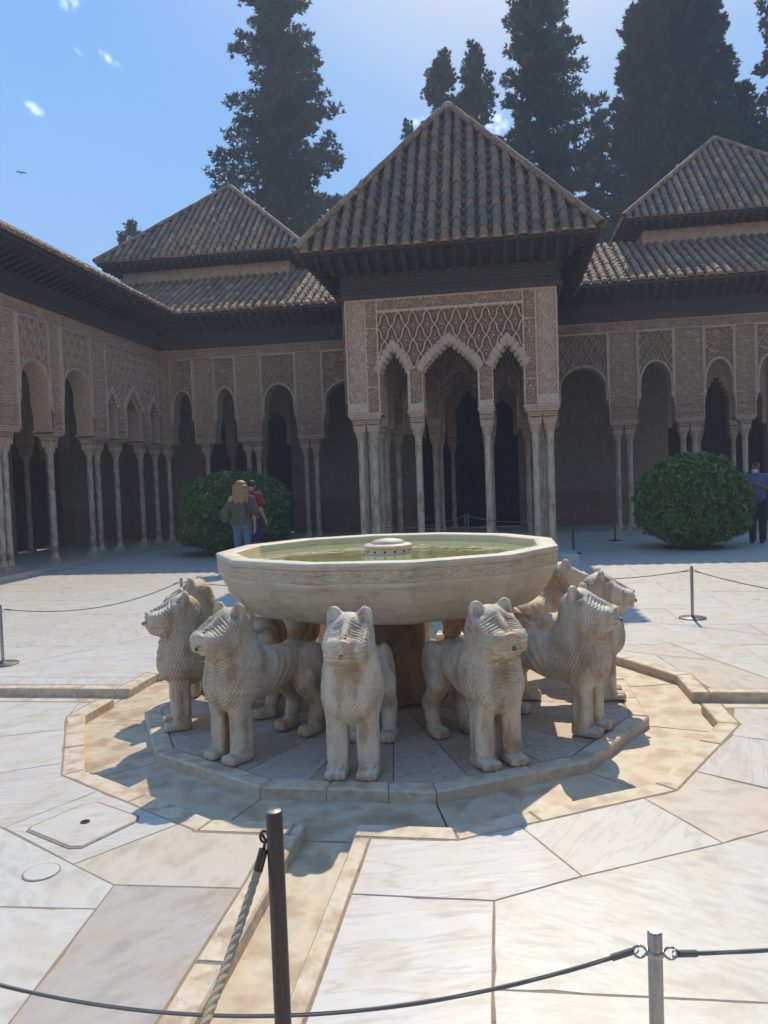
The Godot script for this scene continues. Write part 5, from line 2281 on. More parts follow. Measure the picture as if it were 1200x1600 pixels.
# radius: [height, radius] pairs from the ground up; ragged: how much single limbs stick out
func conifer(label: String, at: Vector3, radius: Array, limbs: int, ragged: float, clump: float, mat: String, sd: int, mesh: Mesh, lift := 0.25) -> void:
	var r := RandomNumberGenerator.new()
	r.seed = sd
	var t := thing("cypress_tree", label, "tree", at, 0.0, "tall conifers behind the palace")
	var top: float = radius[radius.size() - 1][0]
	var tr := Mb.new()
	tr.tube(PackedVector3Array([Vector3(0, 0, 0), Vector3(0.1, top * 0.4, 0), Vector3(0, top * 0.93, 0)]), 0.42, 9, 0, 0.1, 0.04)
	part(t, "trunk", tr, M.bark)
	var wood := Mb.new()
	var where := []
	var cols := PackedColorArray()
	for i in limbs:
		var y := lerpf(radius[0][0], top, pow((i + r.randf()) / limbs, 0.92))
		var rad := 0.0
		for k in radius.size() - 1:
			if y >= radius[k][0] and y <= radius[k + 1][0]:
				rad = lerpf(radius[k][1], radius[k + 1][1], (y - radius[k][0]) / (radius[k + 1][0] - radius[k][0]))
		var l := rad * (1.0 - ragged + ragged * 1.7 * pow(r.randf(), 1.6))
		var az := r.randf() * TAU
		var out := Vector3(cos(az), 0, sin(az))
		var up := r.randf_range(-0.05, lift)
		var tip := Vector3(0, y, 0) + out * l + Vector3(0, l * up + 0.25, 0)
		var tone := r.randf_range(0.7, 1.3)
		if ragged > 0.3 and l > 1.0:
			wood.tube(PackedVector3Array([Vector3(0, y, 0), Vector3(0, y, 0).lerp(tip, 0.5) + Vector3(0, -0.08, 0), tip]), 0.06, 5, 0, 0.1, 0.01)
		var n := int(9 + l / clump * 14.0)
		for k in n:
			var s := (k + r.randf()) / n
			var p := Vector3(0, y, 0).lerp(tip, lerpf(0.2, 1.0, s))
			var w := clump * (0.75 - 0.35 * s)
			p += Vector3(r.randf_range(-w, w), r.randf_range(-w, w) * 1.1 - 0.25 * s * r.randf(), r.randf_range(-w, w))
			var dir := out * r.randf_range(0.1, 1.0) + Vector3(r.randf_range(-0.5, 0.5), r.randf_range(0.2, 1.2), r.randf_range(-0.5, 0.5))
			var b := aim(dir, r.randf() * TAU).scaled(Vector3.ONE * r.randf_range(0.7, 1.35))
			where.append(Transform3D(b, p))
			var c := tone * r.randf_range(0.8, 1.2)
			cols.push_back(Color(c, c, c * r.randf_range(0.85, 1.1)))
	if wood.v.size():
		part(t, "limbs", wood, M.bark)
	many(t, "crown", mesh, M[mat], where, cols)


func make_trees() -> void:
	var sp := spray_mesh(18, 0.25, 0.046, 1.25, 5)
	var small := spray_mesh(18, 0.22, 0.042, 1.0, 6)
	conifer("tall ragged conifer left of the pavilion roof, upturned limbs with sky showing between them", Vector3(-9.6, 0, -32), [[9.0, 3.2], [14.0, 3.3], [17.5, 2.9], [18.6, 2.2], [21.0, 2.2], [25.0, 1.35], [28.0, 0.7], [29.5, 0.1]], 300, 0.62, 0.48, "cypress", 1, sp, 0.35)
	conifer("twin-topped cypress straight behind the pavilion's roof apex, the left of its two tips", Vector3(-1.35, 0, -34), [[8.0, 1.7], [17.0, 1.6], [19.5, 1.15], [21.5, 0.75], [22.6, 0.3], [23.1, 0.1]], 150, 0.35, 0.36, "cypress", 2, small, 0.7)
	conifer("cypress behind the pavilion's roof apex, the right and slightly taller of two tips", Vector3(0.25, 0, -33), [[8.0, 1.6], [16.0, 1.5], [18.8, 1.1], [20.8, 0.75], [22.1, 0.35], [22.6, 0.1]], 150, 0.35, 0.36, "cypress", 3, small, 0.7)
	conifer("small conifer tip showing over the left slope of the pavilion roof", Vector3(-3.3, 0, -34), [[8.0, 0.9], [16.0, 0.7], [18.6, 0.4], [19.8, 0.1]], 50, 0.4, 0.34, "cypress", 4, small, 0.5)
	conifer("broad shaggy conifer right of the pavilion roof, between the roof and the smooth cypress", Vector3(3.3, 0, -32), [[8.0, 2.9], [15.0, 2.7], [18.5, 2.3], [22.0, 1.5], [24.5, 0.8], [26.5, 0.1]], 230, 0.40, 0.48, "cypress", 5, sp, 0.3)
	conifer("loose lower conifer filling the gap between the shaggy tree and the smooth cypress", Vector3(5.9, 0, -31), [[7.0, 1.5], [12.0, 1.4], [15.0, 1.0], [17.0, 0.5], [18.0, 0.1]], 60, 0.65, 0.44, "cypress", 6, sp, 0.4)
	conifer("huge smooth dense cypress behind the right hall roof, even rounded outline", Vector3(9.35, 0, -32), [[8.0, 2.95], [15.0, 2.85], [18.0, 2.6], [21.0, 2.1], [24.0, 1.45], [27.0, 0.8], [29.0, 0.1]], 900, 0.05, 0.30, "cypress_dark", 7, small, 0.9)
	conifer("slim cypress tip between the huge smooth cypress and the frame's right edge tree", Vector3(12.3, 0, -31.5), [[8.0, 1.0], [15.0, 0.8], [17.5, 0.4], [18.8, 0.1]], 90, 0.3, 0.34, "cypress", 8, small, 0.7)
	conifer("dark cypress cut by the right edge of the frame, above the right hall roof", Vector3(14.95, 0, -32), [[8.0, 2.4], [14.0, 2.6], [17.5, 2.3], [20.0, 1.8], [24.0, 1.5], [28.0, 0.1]], 240, 0.22, 0.44, "cypress_dark", 9, small, 0.6)
	conifer("small distant conifer top peeking over the left slope of the left hall roof", Vector3(-17.7, 0, -32), [[8.0, 1.0], [13.0, 0.7], [14.6, 0.45], [15.2, 0.1]], 50, 0.3, 0.32, "cypress", 10, small, 0.5)
	conifer("conifer crown just left of the left hall roof's apex, low behind the tall ragged tree", Vector3(-12.2, 0, -33), [[8.0, 1.8], [13.0, 1.5], [15.5, 0.8], [17.2, 0.1]], 70, 0.5, 0.42, "cypress", 11, sp, 0.4)


func bush(label: String, at: Vector3, rx: float, y0: float, y1: float, sd: int, leaf: Mesh) -> void:
	var r := RandomNumberGenerator.new()
	r.seed = sd
	var t := thing("clipped_bush", label, "bush", at, 0.0, "clipped bushes in front of the end galleries")
	var tr := Mb.new()
	tr.tube(PackedVector3Array([Vector3(0, -0.1, 0), Vector3(0.02, 0.2, 0.01), Vector3(0, 0.6, 0)]), 0.065, 9, 0, 0.1, 0.05)
	part(t, "trunk", tr, M.bark)
	var br := Mb.new()
	for i in 14:
		var az := TAU * i / 14 + r.randf_range(-0.2, 0.2)
		var e := Vector3(cos(az) * rx * 0.7, lerpf(y0 + 0.4, y1 - 0.2, r.randf()), sin(az) * rx * 0.7)
		br.tube(PackedVector3Array([Vector3(0, 0.45, 0), e * 0.5 + Vector3(0, 0.25, 0), e]), 0.028, 6, 0, 0.1, 0.006)
	part(t, "branches", br, M.bark)
	var where := []
	var cols := PackedColorArray()
	var cy := lerpf(y0, y1, 0.42)
	for i in 5600:
		var az := r.randf() * TAU
		var s := r.randf_range(-1.0, 1.0)
		var d := Vector3(cos(az) * sqrt(1 - s * s), s, sin(az) * sqrt(1 - s * s))
		var deep := 1.0 - 0.55 * pow(r.randf(), 2.2) + (0.09 * r.randf() if i % 9 == 0 else 0.0)
		var up := y1 - cy if s > 0 else cy - y0
		var hs := signf(s) * pow(absf(s), 0.8 if s > 0 else 0.6)
		var lump := 1.0 + 0.07 * sin(az * 4.0 + s * 4.0 + sd) + 0.07 * sin(az * 9.0 - s * 7.0)
		var p := Vector3(d.x * rx * lump, cy + hs * up * (0.5 + 0.5 * lump), d.z * rx * lump)
		p = Vector3(0, cy, 0).lerp(p, deep)
		var dir := d * 0.9 + Vector3(r.randf_range(-0.4, 0.4), r.randf_range(-0.7, 0.4), r.randf_range(-0.4, 0.4))
		where.append(Transform3D(aim(dir, r.randf() * TAU).scaled(Vector3.ONE * r.randf_range(0.8, 1.25)), p))
		var c := r.randf_range(0.6, 1.35)
		if r.randf() < 0.12:
			c *= 1.6
		cols.push_back(Color(c * r.randf_range(0.85, 1.3), c, c * 0.9))
	many(t, "foliage", leaf, M.bush_leaf, where, cols)
	var so := Mb.new()
	so.lathe(Vector3.ZERO, PackedVector2Array([Vector2(0.62, -0.02), Vector2(0.62, 0.006), Vector2(0.58, 0.02), Vector2(0.2, 0.05), Vector2(0.01, 0.055)]), 24)
	part(t, "planting_pit", so, M.soil)


func make_bushes() -> void:
	var leaf := spray_mesh(7, 0.19, 0.052, 1.25, 21, 0.45)
	bush("round clipped orange bush on the left, directly behind the blonde woman", Vector3(-5.46, 0, -12.0), 1.24, 0.18, 1.90, 31, leaf)
	bush("round clipped orange bush on the right, beside the masked man", Vector3(4.86, 0, -11.1), 1.0, 0.18, 1.88, 32, leaf)


# ---------------------------------------------------------------- barriers
func steel_post(at: Vector3, label: String) -> void:
	var t := thing("steel_post", label, "barrier post", at, 0.0, "low steel posts round the fountain")
	var b := Mb.new()
	b.lathe(Vector3.ZERO, PackedVector2Array([Vector2(0.145, 0.001), Vector2(0.145, 0.010), Vector2(0.138, 0.015), Vector2(0.03, 0.020), Vector2(0.021, 0.028)]), 32)
	part(t, "base_plate", b, M.iron)
	var p := Mb.new()
	p.lathe(Vector3.ZERO, PackedVector2Array([Vector2(0.0165, 0.02), Vector2(0.0165, 0.568), Vector2(0.0135, 0.574)]), 18)
	part(t, "pole", p, M.steel)
	var c := Mb.new()
	c.lathe(Vector3.ZERO, PackedVector2Array([Vector2(0.0185, 0.515), Vector2(0.0205, 0.519), Vector2(0.0205, 0.526), Vector2(0.0185, 0.530)]), 18)
	part(t, "collar", c, M.steel)
	for s in [-1, 1]:
		var ring := PackedVector3Array()
		for i in 15:
			var a := TAU * i / 14.0
			ring.push_back(Vector3(s * (0.034 + 0.014 * cos(a)), 0.523 + 0.014 * sin(a), 0.0))
		var m := Mb.new()
		m.tube(ring, 0.0028, 6, 0, 0.1, -1.0, false)
		part(t, "ring", m, M.steel)


func brown_post(at: Vector3, label: String, hgt := 0.915) -> void:
	var t := thing("brown_post", label, "barrier post", at, 0.0, "tall dark brown barrier posts")
	var b := Mb.new()
	b.lathe(Vector3.ZERO, PackedVector2Array([Vector2(0.17, 0.001), Vector2(0.17, 0.009), Vector2(0.16, 0.014), Vector2(0.02, 0.02)]), 28)
	part(t, "base_plate", b, M.brown_post)
	var p := Mb.new()
	p.lathe(Vector3.ZERO, PackedVector2Array([Vector2(0.0185, 0.015), Vector2(0.0185, hgt - 0.006), Vector2(0.0165, hgt - 0.001)]), 22)
	var pole := part(t, "pole", p, M.brown_post)
	var c := Mb.new()
	c.lathe(Vector3.ZERO, PackedVector2Array([Vector2(0.0165, hgt - 0.002), Vector2(0.0150, hgt + 0.001), Vector2(0.006, hgt + 0.0025), Vector2(0.0005, hgt + 0.003)]), 22)
	part(t, "cap", c, M.steel if hgt > 0.914 and at.z > 0 else M.brown_post)
	var e := Mb.new()
	var ring := PackedVector3Array()
	for i in 13:
		var a := TAU * i / 12.0
		ring.push_back(Vector3(-0.024 - 0.010 * cos(a), hgt - 0.058 + 0.013 * sin(a), 0.0))
	e.tube(ring, 0.003, 6, 0, 0.1, -1.0, false)
	part(t, "eyelet", e, M.brown_post)


func hanging(a: Vector3, b: Vector3, sag: float, n := 28) -> PackedVector3Array:
	var p := PackedVector3Array()
	for i in n + 1:
		var t := float(i) / n
		p.push_back(a.lerp(b, t) - Vector3(0, sag * 4.0 * t * (1.0 - t), 0))
	return p


func cable(a: Vector3, b: Vector3, sag: float, label: String, r := 0.0062, group := "grey cables round the fountain") -> void:
	var t := thing("barrier_cable", label, "cable", a, 0.0, group)
	var path := hanging(Vector3.ZERO, b - a, sag, 60 if a.z > 2.0 else 28)
	var m := Mb.new()
	m.tube(path, r * 0.85, 12 if a.z > 2.0 else 6, 6 if a.z > 2.0 else 0, 0.045)
	part(t, "wire", m, M.cable)
	for e in [0, 1]:
		var p0: Vector3 = path[0] if e == 0 else path[path.size() - 1]
		var p1: Vector3 = path[1] if e == 0 else path[path.size() - 2]
		var d := (p1 - p0).normalized()
		var f := Mb.new()
		f.tube(PackedVector3Array([p0, p0 + d * 0.05]), r * 1.3, 10)
		part(t, "ferrule", f, M.cable)
		var k := Mb.new()
		var ring := PackedVector3Array()
		for i in 11:
			var a2 := TAU * i / 10.0
			ring.push_back(p0 - d * 0.006 + d * 0.010 * cos(a2) + Vector3(0, 0.009 * sin(a2), 0))
		k.tube(ring, 0.0022, 5, 0, 0.1, -1.0, false)
		part(t, "hook", k, M.steel)


func make_barriers() -> void:
	var pr := Vector3(2.92, 0, -3.02)
	var pl := Vector3(-3.88, 0, -0.925)
	var pb := Vector3(-2.85, 0, -2.75)
	var pf := Vector3(1.198, 0, 3.9)
	var hid := Vector3(0.35, 0, -4.3)
	steel_post(pr, "short steel post on a round plate right of the lions, out on the pale paving")
	steel_post(pl, "short steel post on a dark round plate at the left edge of the picture")
	steel_post(pb, "short steel post just behind the leftmost lions, only its top showing")
	steel_post(pf, "short steel post nearest the camera at the bottom right, two cable rings")
	steel_post(hid, "short steel post behind the fountain bowl on the pavilion side")
	steel_post(Vector3(-1.15, 0, 3.9), "short steel post near the camera at bottom left, just outside the picture")
	steel_post(Vector3(3.4, 0, 2.9), "short steel post at the right, just outside the picture near the camera")
	steel_post(Vector3(4.9, 0, -0.9), "short steel post far right, just outside the picture")
	var h := Vector3(0, 0.523, 0)
	var o := Vector3(0.05, 0, 0)
	cable(Vector3(-1.10, 0.523, 3.9), pf + h - o, 0.228, "grey twisted cable sagging across the foreground to the short steel post at bottom right")
	cable(pf + h + o, Vector3(3.36, 0.523, 2.9), 0.12, "grey twisted cable leaving the foreground steel post towards the right edge")
	cable(pl + h + Vector3(0.03, 0, -0.04), pb + h - Vector3(0.03, 0, -0.04), 0.13, "thin grey cable between the post at the left edge and the one behind the lions")
	cable(pb + h + Vector3(0.04, 0, -0.02), hid + h - o, 0.16, "thin grey cable running behind the left lions and the bowl")
	cable(hid + h + o, pr + h - o, 0.15, "thin grey cable from behind the bowl to the steel post on the right paving")
	cable(pr + h + Vector3(0.03, 0, 0.04), Vector3(4.88, 0.523, -0.94), 0.14, "thin grey cable from the right paving post to the picture's right edge")
	# the taller brown posts
	var bp := Vector3(0.375, 0, 4.1)
	brown_post(bp, "dark brown post nearest the camera with the thick beige rope hanging from it")
	brown_post(Vector3(2.33, 0, -10.3), "dark brown post on a round plate right of the pavilion's columns, in the shade")
	brown_post(Vector3(0.285, 0, -10.3 + 2.0), "thin dark post in front of the pavilion's middle arch, right of the pair", 0.98)
	brown_post(Vector3(0.232, 0, -10.3 + 2.0), "thin dark post in front of the pavilion's middle arch, left of the pair", 0.98)
	brown_post(Vector3(-2.35, 0, -10.2), "dark post left of the pavilion's left columns, in the shade")
	brown_post(Vector3(3.58, 0, -13.2), "dark post beside the twin columns of the right gallery, in the shade")
	cable(Vector3(-2.31, 0.84, -10.2), Vector3(0.21, 0.93, -8.3), 0.20, "dark cable sagging in front of the pavilion's left and middle arches", 0.008, "dark cables in front of the pavilion")
	cable(Vector3(0.31, 0.93, -8.3), Vector3(2.29, 0.87, -10.3), 0.16, "dark cable sagging in front of the pavilion's right arch", 0.008, "dark cables in front of the pavilion")
	cable(Vector3(2.37, 0.87, -10.3), Vector3(3.55, 0.87, -13.2), 0.10, "dark cable from the shaded post to the right gallery's twin columns", 0.008, "dark cables in front of the pavilion")
	# the thick rope
	var t := thing("barrier_rope", "thick beige laid rope hanging from the brown post down to the bottom edge", "rope", bp)
	var ctl := [Vector3(0.353, 0.85, 4.1), Vector3(0.344, 0.808, 4.11), Vector3(0.334, 0.768, 4.14), Vector3(0.321, 0.69, 4.25), Vector3(0.317, 0.64, 4.38), Vector3(0.321, 0.62, 4.53), Vector3(0.332, 0.642, 4.7), Vector3(0.34, 0.70, 4.9)]
	var cv := Curve3D.new()
	for i in ctl.size():
		var p: Vector3 = ctl[i] - bp
		var d: Vector3 = (ctl[mini(i + 1, ctl.size() - 1)] - ctl[maxi(i - 1, 0)]) * 0.16
		cv.add_point(p, -d, d)
	cv.bake_interval = 0.008
	var bk := cv.get_baked_points()
	var rm := Mb.new()
	rm.tube(bk.slice(8), 0.0096, 18, 3, 0.062)
	part(t, "strands", rm, M.rope)
	var fe := Mb.new()
	fe.tube(PackedVector3Array([bk[3], bk[11]]), 0.0102, 14)
	part(t, "ferrule", fe, M.brown_post)
	var hk := Mb.new()
	hk.tube(PackedVector3Array([Vector3(-0.03, 0.862 - 0.0, 0), bk[0], bk[4]]), 0.0035, 8)
	part(t, "hook", hk, M.brown_post)


# ---------------------------------------------------------------- people
class Body:
	var v := PackedVector3Array()
	var n := PackedVector3Array()
	var idx := PackedInt32Array()

	func take(s: Sdf) -> void:
		s.nets()
		s.normals()
		var at := v.size()
		v.append_array(s.v)
		n.append_array(s.n)
		for i in s.idx:
			idx.push_back(i + at)

	func mesh() -> ArrayMesh:
		var a := []
		a.resize(Mesh.ARRAY_MAX)
		a[Mesh.ARRAY_VERTEX] = v
		a[Mesh.ARRAY_NORMAL] = n
		a[Mesh.ARRAY_INDEX] = idx
		var m := ArrayMesh.new()
		m.add_surface_from_arrays(Mesh.PRIMITIVE_TRIANGLES, a)
		return m


func around(points: Array, m: float, cell: float) -> Sdf:
	var lo: Vector3 = points[0]
	var hi: Vector3 = points[0]
	for p in points:
		lo = lo.min(p)
		hi = hi.max(p)
	return Sdf.new(lo - Vector3(m, m, m), hi + Vector3(m, m, m), cell)


# a head of its own fine grid, about c (centre of the skull), turned by b
func head_into(body: Body, c: Vector3, b: Basis) -> void:
	var s := around([c + b * Vector3(0, 0.14, 0), c - b * Vector3(0, 0.22, 0), c + b * Vector3(0.1, 0, 0.12), c - b * Vector3(0.1, 0, 0.12)], 0.03, 0.006)
	s.ell(c + b * Vector3(0, 0.03, -0.012), Vector3(0.076, 0.092, 0.098), 0.02, b)
	s.ell(c + b * Vector3(0, -0.05, 0.022), Vector3(0.060, 0.075, 0.070), 0.03, b)
	s.ell(c + b * Vector3(0, -0.095, 0.052), Vector3(0.030, 0.026, 0.030), 0.03, b)
	s.cap(c + b * Vector3(0, 0.012, 0.088), c + b * Vector3(0, -0.028, 0.108), 0.010, 0.014, 0.012)
	s.ell(c + b * Vector3(0, -0.062, 0.084), Vector3(0.026, 0.008, 0.012), 0.008, b)
	for q in [-1, 1]:
		s.ell(c + b * Vector3(q * 0.032, 0.012, 0.098), Vector3(0.018, 0.012, 0.016), 0.012, b, true)
		s.ell(c + b * Vector3(q * 0.032, 0.010, 0.080), Vector3(0.013, 0.011, 0.012), 0.004, b)
		s.ell(c + b * Vector3(q * 0.078, -0.005, -0.010), Vector3(0.010, 0.030, 0.020), 0.008, b)
	s.cap(c + b * Vector3(0, -0.06, -0.02), c + Vector3(0, -0.20, -0.035), 0.054, 0.056, 0.03)
	body.take(s)


# a hand at the wrist w whose fingers point along d, palm facing p; curl in radians
func hand_into(body: Body, w: Vector3, d: Vector3, p: Vector3, curl: float, side: float) -> void:
	d = d.normalized()
	p = (p - d * p.dot(d)).normalized()
	var x := d.cross(p).normalized() * side
	var s := around([w - d * 0.03, w + d * 0.20, w + x * 0.06, w - x * 0.06, w + p * 0.07], 0.025, 0.0055)
	s.cap(w - d * 0.02, w + d * 0.03, 0.026, 0.026, 0.01)
	s.ell(w + d * 0.055, Vector3(0.042, 0.050, 0.018), 0.015, Basis(x, d, x.cross(d)))
	var len_ := [0.070, 0.080, 0.075, 0.058]
	for i in 4:
		var a := w + d * (0.088 - 0.004 * absf(i - 1.2)) + x * (0.030 - 0.020 * i)
		var at := a
		var dir := d
		for k in 3:
			dir = (d * cos(curl * (k + 0.6)) + p * sin(curl * (k + 0.6))).normalized()
			var nx: Vector3 = at + dir * len_[i] * [0.45, 0.32, 0.23][k]
			s.cap(at, nx, 0.0095 - 0.0008 * k, 0.0088 - 0.0008 * k, 0.004)
			at = nx
	var t0 := w + d * 0.03 + x * 0.030
	var t1 := t0 + (d * 0.5 + x * 0.7 + p * 0.35).normalized() * 0.036
	var t2 := t1 + (d * 0.85 + x * 0.25 + p * 0.4).normalized() * 0.034
	s.cap(t0, t1, 0.014, 0.011, 0.008)
	s.cap(t1, t2, 0.0105, 0.009, 0.004)
	body.take(s)


func person(label: String, at: Vector3, turn: float) -> Node3D:
	return thing("person", label, "person", at, turn)


func make_people() -> void:
	# --- woman seen from behind: she looks along +z in her own axes
	var w := person("blonde woman seen from behind in a loose olive off-shoulder top and jeans", Vector3(-4.06, 0, -8.4), PI + 0.25)
	var body := Body.new()
	var s := Sdf.new(Vector3(-0.36, -0.01, -0.25), Vector3(0.36, 1.52, 0.36), 0.013)
	s.cap(Vector3(0, 0.98, 0), Vector3(0, 1.12, 0), 0.125, 0.11, 0.05)
	s.ell(Vector3(0, 1.28, 0.0), Vector3(0.165, 0.17, 0.105), 0.05)
	s.cap(Vector3(-0.15, 1.40, -0.01), Vector3(0.15, 1.40, -0.01), 0.055, 0.055, 0.04)
	s.cap(Vector3(0, 1.42, -0.01), Vector3(0, 1.52, 0.0), 0.055, 0.05, 0.03)
	for q in [-1, 1]:
		s.cap(Vector3(q * 0.085, 0.93, 0), Vector3(q * 0.09, 0.50, 0.01), 0.092, 0.058, 0.03)
		s.cap(Vector3(q * 0.09, 0.50, 0.01), Vector3(q * 0.09, 0.08, -0.01), 0.058, 0.036, 0.02)
	# right arm (screen right) hangs, left arm reaches forward
	s.cap(Vector3(-0.19, 1.39, -0.01), Vector3(-0.235, 1.10, -0.03), 0.048, 0.040, 0.03)
	s.cap(Vector3(-0.235, 1.10, -0.03), Vector3(-0.245, 0.86, 0.01), 0.039, 0.028, 0.02)
	s.cap(Vector3(0.19, 1.39, -0.01), Vector3(0.255, 1.13, 0.0), 0.048, 0.040, 0.03)
	s.cap(Vector3(0.255, 1.13, 0.0), Vector3(0.22, 1.10, 0.23), 0.039, 0.028, 0.02)
	body.take(s)
	head_into(body, Vector3(0, 1.615, 0.02), Basis(Vector3.UP, -0.15))
	hand_into(body, Vector3(-0.245, 0.855, 0.012), Vector3(0.02, -1, 0.08), Vector3(0.8, 0, 0.4), 0.35, 1.0)
	hand_into(body, Vector3(0.22, 1.10, 0.235), Vector3(-0.15, 0.05, 1), Vector3(-0.5, -0.4, 0), 0.5, -1.0)
	part(w, "body", body.mesh(), M.skin)
	s = Sdf.new(Vector3(-0.40, 0.80, -0.26), Vector3(0.42, 1.46, 0.30), 0.013)
	s.cap(Vector3(0, 0.97, 0.0), Vector3(0, 1.22, 0.0), 0.160, 0.160, 0.05)
	s.ell(Vector3(0.03, 0.95, 0.0), Vector3(0.19, 0.11, 0.145), 0.05)
	s.ell(Vector3(0, 1.28, 0.0), Vector3(0.195, 0.13, 0.13), 0.05)
	s.cap(Vector3(-0.15, 1.385, -0.01), Vector3(-0.07, 1.40, -0.01), 0.064, 0.066, 0.04)
	s.cap(Vector3(-0.18, 1.38, -0.01), Vector3(-0.235, 1.12, -0.03), 0.062, 0.070, 0.03)
	s.cap(Vector3(0.20, 1.30, 0.0), Vector3(0.275, 1.12, 0.01), 0.066, 0.090, 0.04)
	s.cap(Vector3(0.275, 1.12, 0.01), Vector3(0.29, 1.02, 0.05), 0.085, 0.075, 0.04)
	for i in 7:
		var a := 0.7 * i
		s.cap(Vector3(0.16 * sin(a), 1.25, -0.13 + 0.02 * cos(a)), Vector3(0.13 * sin(a + 0.3), 0.93, -0.145), 0.010, 0.016, 0.03)
	part(w, "top", s.done(), M.olive, Transform3D(Basis.from_scale(Vector3(1.1, 1.0, 1.05)), Vector3.ZERO))
	s = Sdf.new(Vector3(-0.23, 0.05, -0.2), Vector3(0.23, 1.02, 0.2), 0.013)
	s.ell(Vector3(0, 0.93, -0.01), Vector3(0.172, 0.12, 0.13), 0.05)
	for q in [-1, 1]:
		s.ell(Vector3(q * 0.075, 0.88, -0.055), Vector3(0.09, 0.10, 0.085), 0.03)
		s.cap(Vector3(q * 0.088, 0.88, 0), Vector3(q * 0.092, 0.50, 0.01), 0.100, 0.068, 0.03)
		s.cap(Vector3(q * 0.092, 0.50, 0.01), Vector3(q * 0.092, 0.10, -0.01), 0.067, 0.050, 0.02)
	part(w, "jeans", s.done(), M.denim)
	s = Sdf.new(Vector3(-0.16, 1.22, -0.2), Vector3(0.16, 1.76, 0.14), 0.008)
	s.ell(Vector3(0, 1.645, -0.005), Vector3(0.094, 0.100, 0.108), 0.02)
	for i in 9:
		var x := -0.088 + 0.022 * i
		var z := -0.075 - 0.03 * cos(x * 15.0)
		s.cap(Vector3(x * 0.9, 1.62, z), Vector3(x * 1.15 + 0.012 * sin(i * 2.1), 1.44, z - 0.025 + 0.01 * sin(i * 1.7)), 0.030, 0.027, 0.012)
		s.cap(Vector3(x * 1.15 + 0.012 * sin(i * 2.1), 1.44, z - 0.025 + 0.01 * sin(i * 1.7)), Vector3(x * 1.0 + 0.02 * sin(i * 1.3), 1.30 + 0.035 * sin(i * 2.7), z - 0.02), 0.026, 0.012, 0.010)
	s.ell(Vector3(0, 1.60, 0.115), Vector3(0.062, 0.10, 0.06), 0.01, Basis.IDENTITY, true)
	part(w, "hair", s.done(), M.blonde, Transform3D(Basis.from_scale(Vector3(1.32, 1.0, 1.12)), Vector3(0, 0, 0.0)))
	var st := Mb.new()
	st.tube(PackedVector3Array([Vector3(0.02, 1.475, -0.05), Vector3(-0.03, 1.42, -0.13), Vector3(-0.09, 1.28, -0.158), Vector3(-0.15, 1.12, -0.135), Vector3(-0.19, 1.0, -0.05)]), 0.011, 8)
	part(w, "bag_strap", st, M.black)
	shoes(w, 0.092, -0.01, M.mask)
	# --- man behind her
	var m := person("man in a crimson polo shirt and navy shorts, half hidden behind the blonde woman", Vector3(-4.16, 0, -9.3), PI - 0.35)
	body = Body.new()
	s = Sdf.new(Vector3(-0.36, -0.01, -0.25), Vector3(0.36, 1.56, 0.36), 0.013)
	torso_legs(s, 1.0)
	for q in [-1, 1]:
		s.cap(Vector3(q * 0.21, 1.42, -0.01), Vector3(q * 0.265, 1.13, -0.02), 0.052, 0.043, 0.03)
		s.cap(Vector3(q * 0.265, 1.13, -0.02), Vector3(q * 0.25, 0.92, 0.12), 0.042, 0.030, 0.02)
	body.take(s)
	head_into(body, Vector3(0.01, 1.615, 0.05), Basis.from_euler(Vector3(0.30, 0.35, 0)))
	for q in [-1, 1]:
		hand_into(body, Vector3(q * 0.25, 0.915, 0.125), Vector3(-q * 0.1, -0.7, 0.6), Vector3(-q, 0, 0), 0.4, -q)
	part(m, "body", body.mesh(), M.skin)
	part(m, "shirt", shirt(0.0).done(), M.crimson)
	s = Sdf.new(Vector3(-0.24, 0.46, -0.21), Vector3(0.24, 1.04, 0.21), 0.013)
	s.ell(Vector3(0, 0.95, 0), Vector3(0.178, 0.10, 0.135), 0.05)
	for q in [-1, 1]:
		s.cap(Vector3(q * 0.09, 0.90, 0), Vector3(q * 0.10, 0.55, 0.01), 0.115, 0.100, 0.03)
	part(m, "shorts", s.done(), M.navy)
	part(m, "hair", hair(Vector3(0.01, 1.615, 0.05), Basis.from_euler(Vector3(0.30, 0.35, 0))), M.dark_hair)
	shoes(m, 0.095, 0.0, M.black)
	# --- the man with the mask
	var g := person("man in a blue short-sleeved shirt, black trousers and white face mask at the right edge", Vector3(6.36, 0, -11.79), -0.42)
	body = Body.new()
	s = Sdf.new(Vector3(-0.36, -0.01, -0.25), Vector3(0.36, 1.56, 0.42), 0.013)
	torso_legs(s, 1.0)
	s.cap(Vector3(-0.21, 1.42, -0.01), Vector3(-0.275, 1.17, 0.05), 0.054, 0.045, 0.03)
	s.cap(Vector3(-0.275, 1.17, 0.05), Vector3(-0.08, 1.27, 0.25), 0.043, 0.031, 0.02)
	s.cap(Vector3(0.21, 1.42, -0.01), Vector3(0.275, 1.15, 0.05), 0.054, 0.045, 0.03)
	s.cap(Vector3(0.275, 1.15, 0.05), Vector3(0.05, 1.26, 0.26), 0.043, 0.031, 0.02)
	body.take(s)
	var hb := Basis.from_euler(Vector3(0.15, -0.45, 0))
	head_into(body, Vector3(-0.01, 1.615, 0.04), hb)
	hand_into(body, Vector3(-0.075, 1.272, 0.252), Vector3(1, 0.25, 0.35), Vector3(0.1, 0.2, -1), 0.45, -1.0)
	hand_into(body, Vector3(0.045, 1.262, 0.262), Vector3(-1, 0.3, 0.3), Vector3(-0.1, 0.3, -1), 0.45, 1.0)
	part(g, "body", body.mesh(), M.skin_dark)
	part(g, "shirt", shirt(1.0).done(), M.blue_shirt)
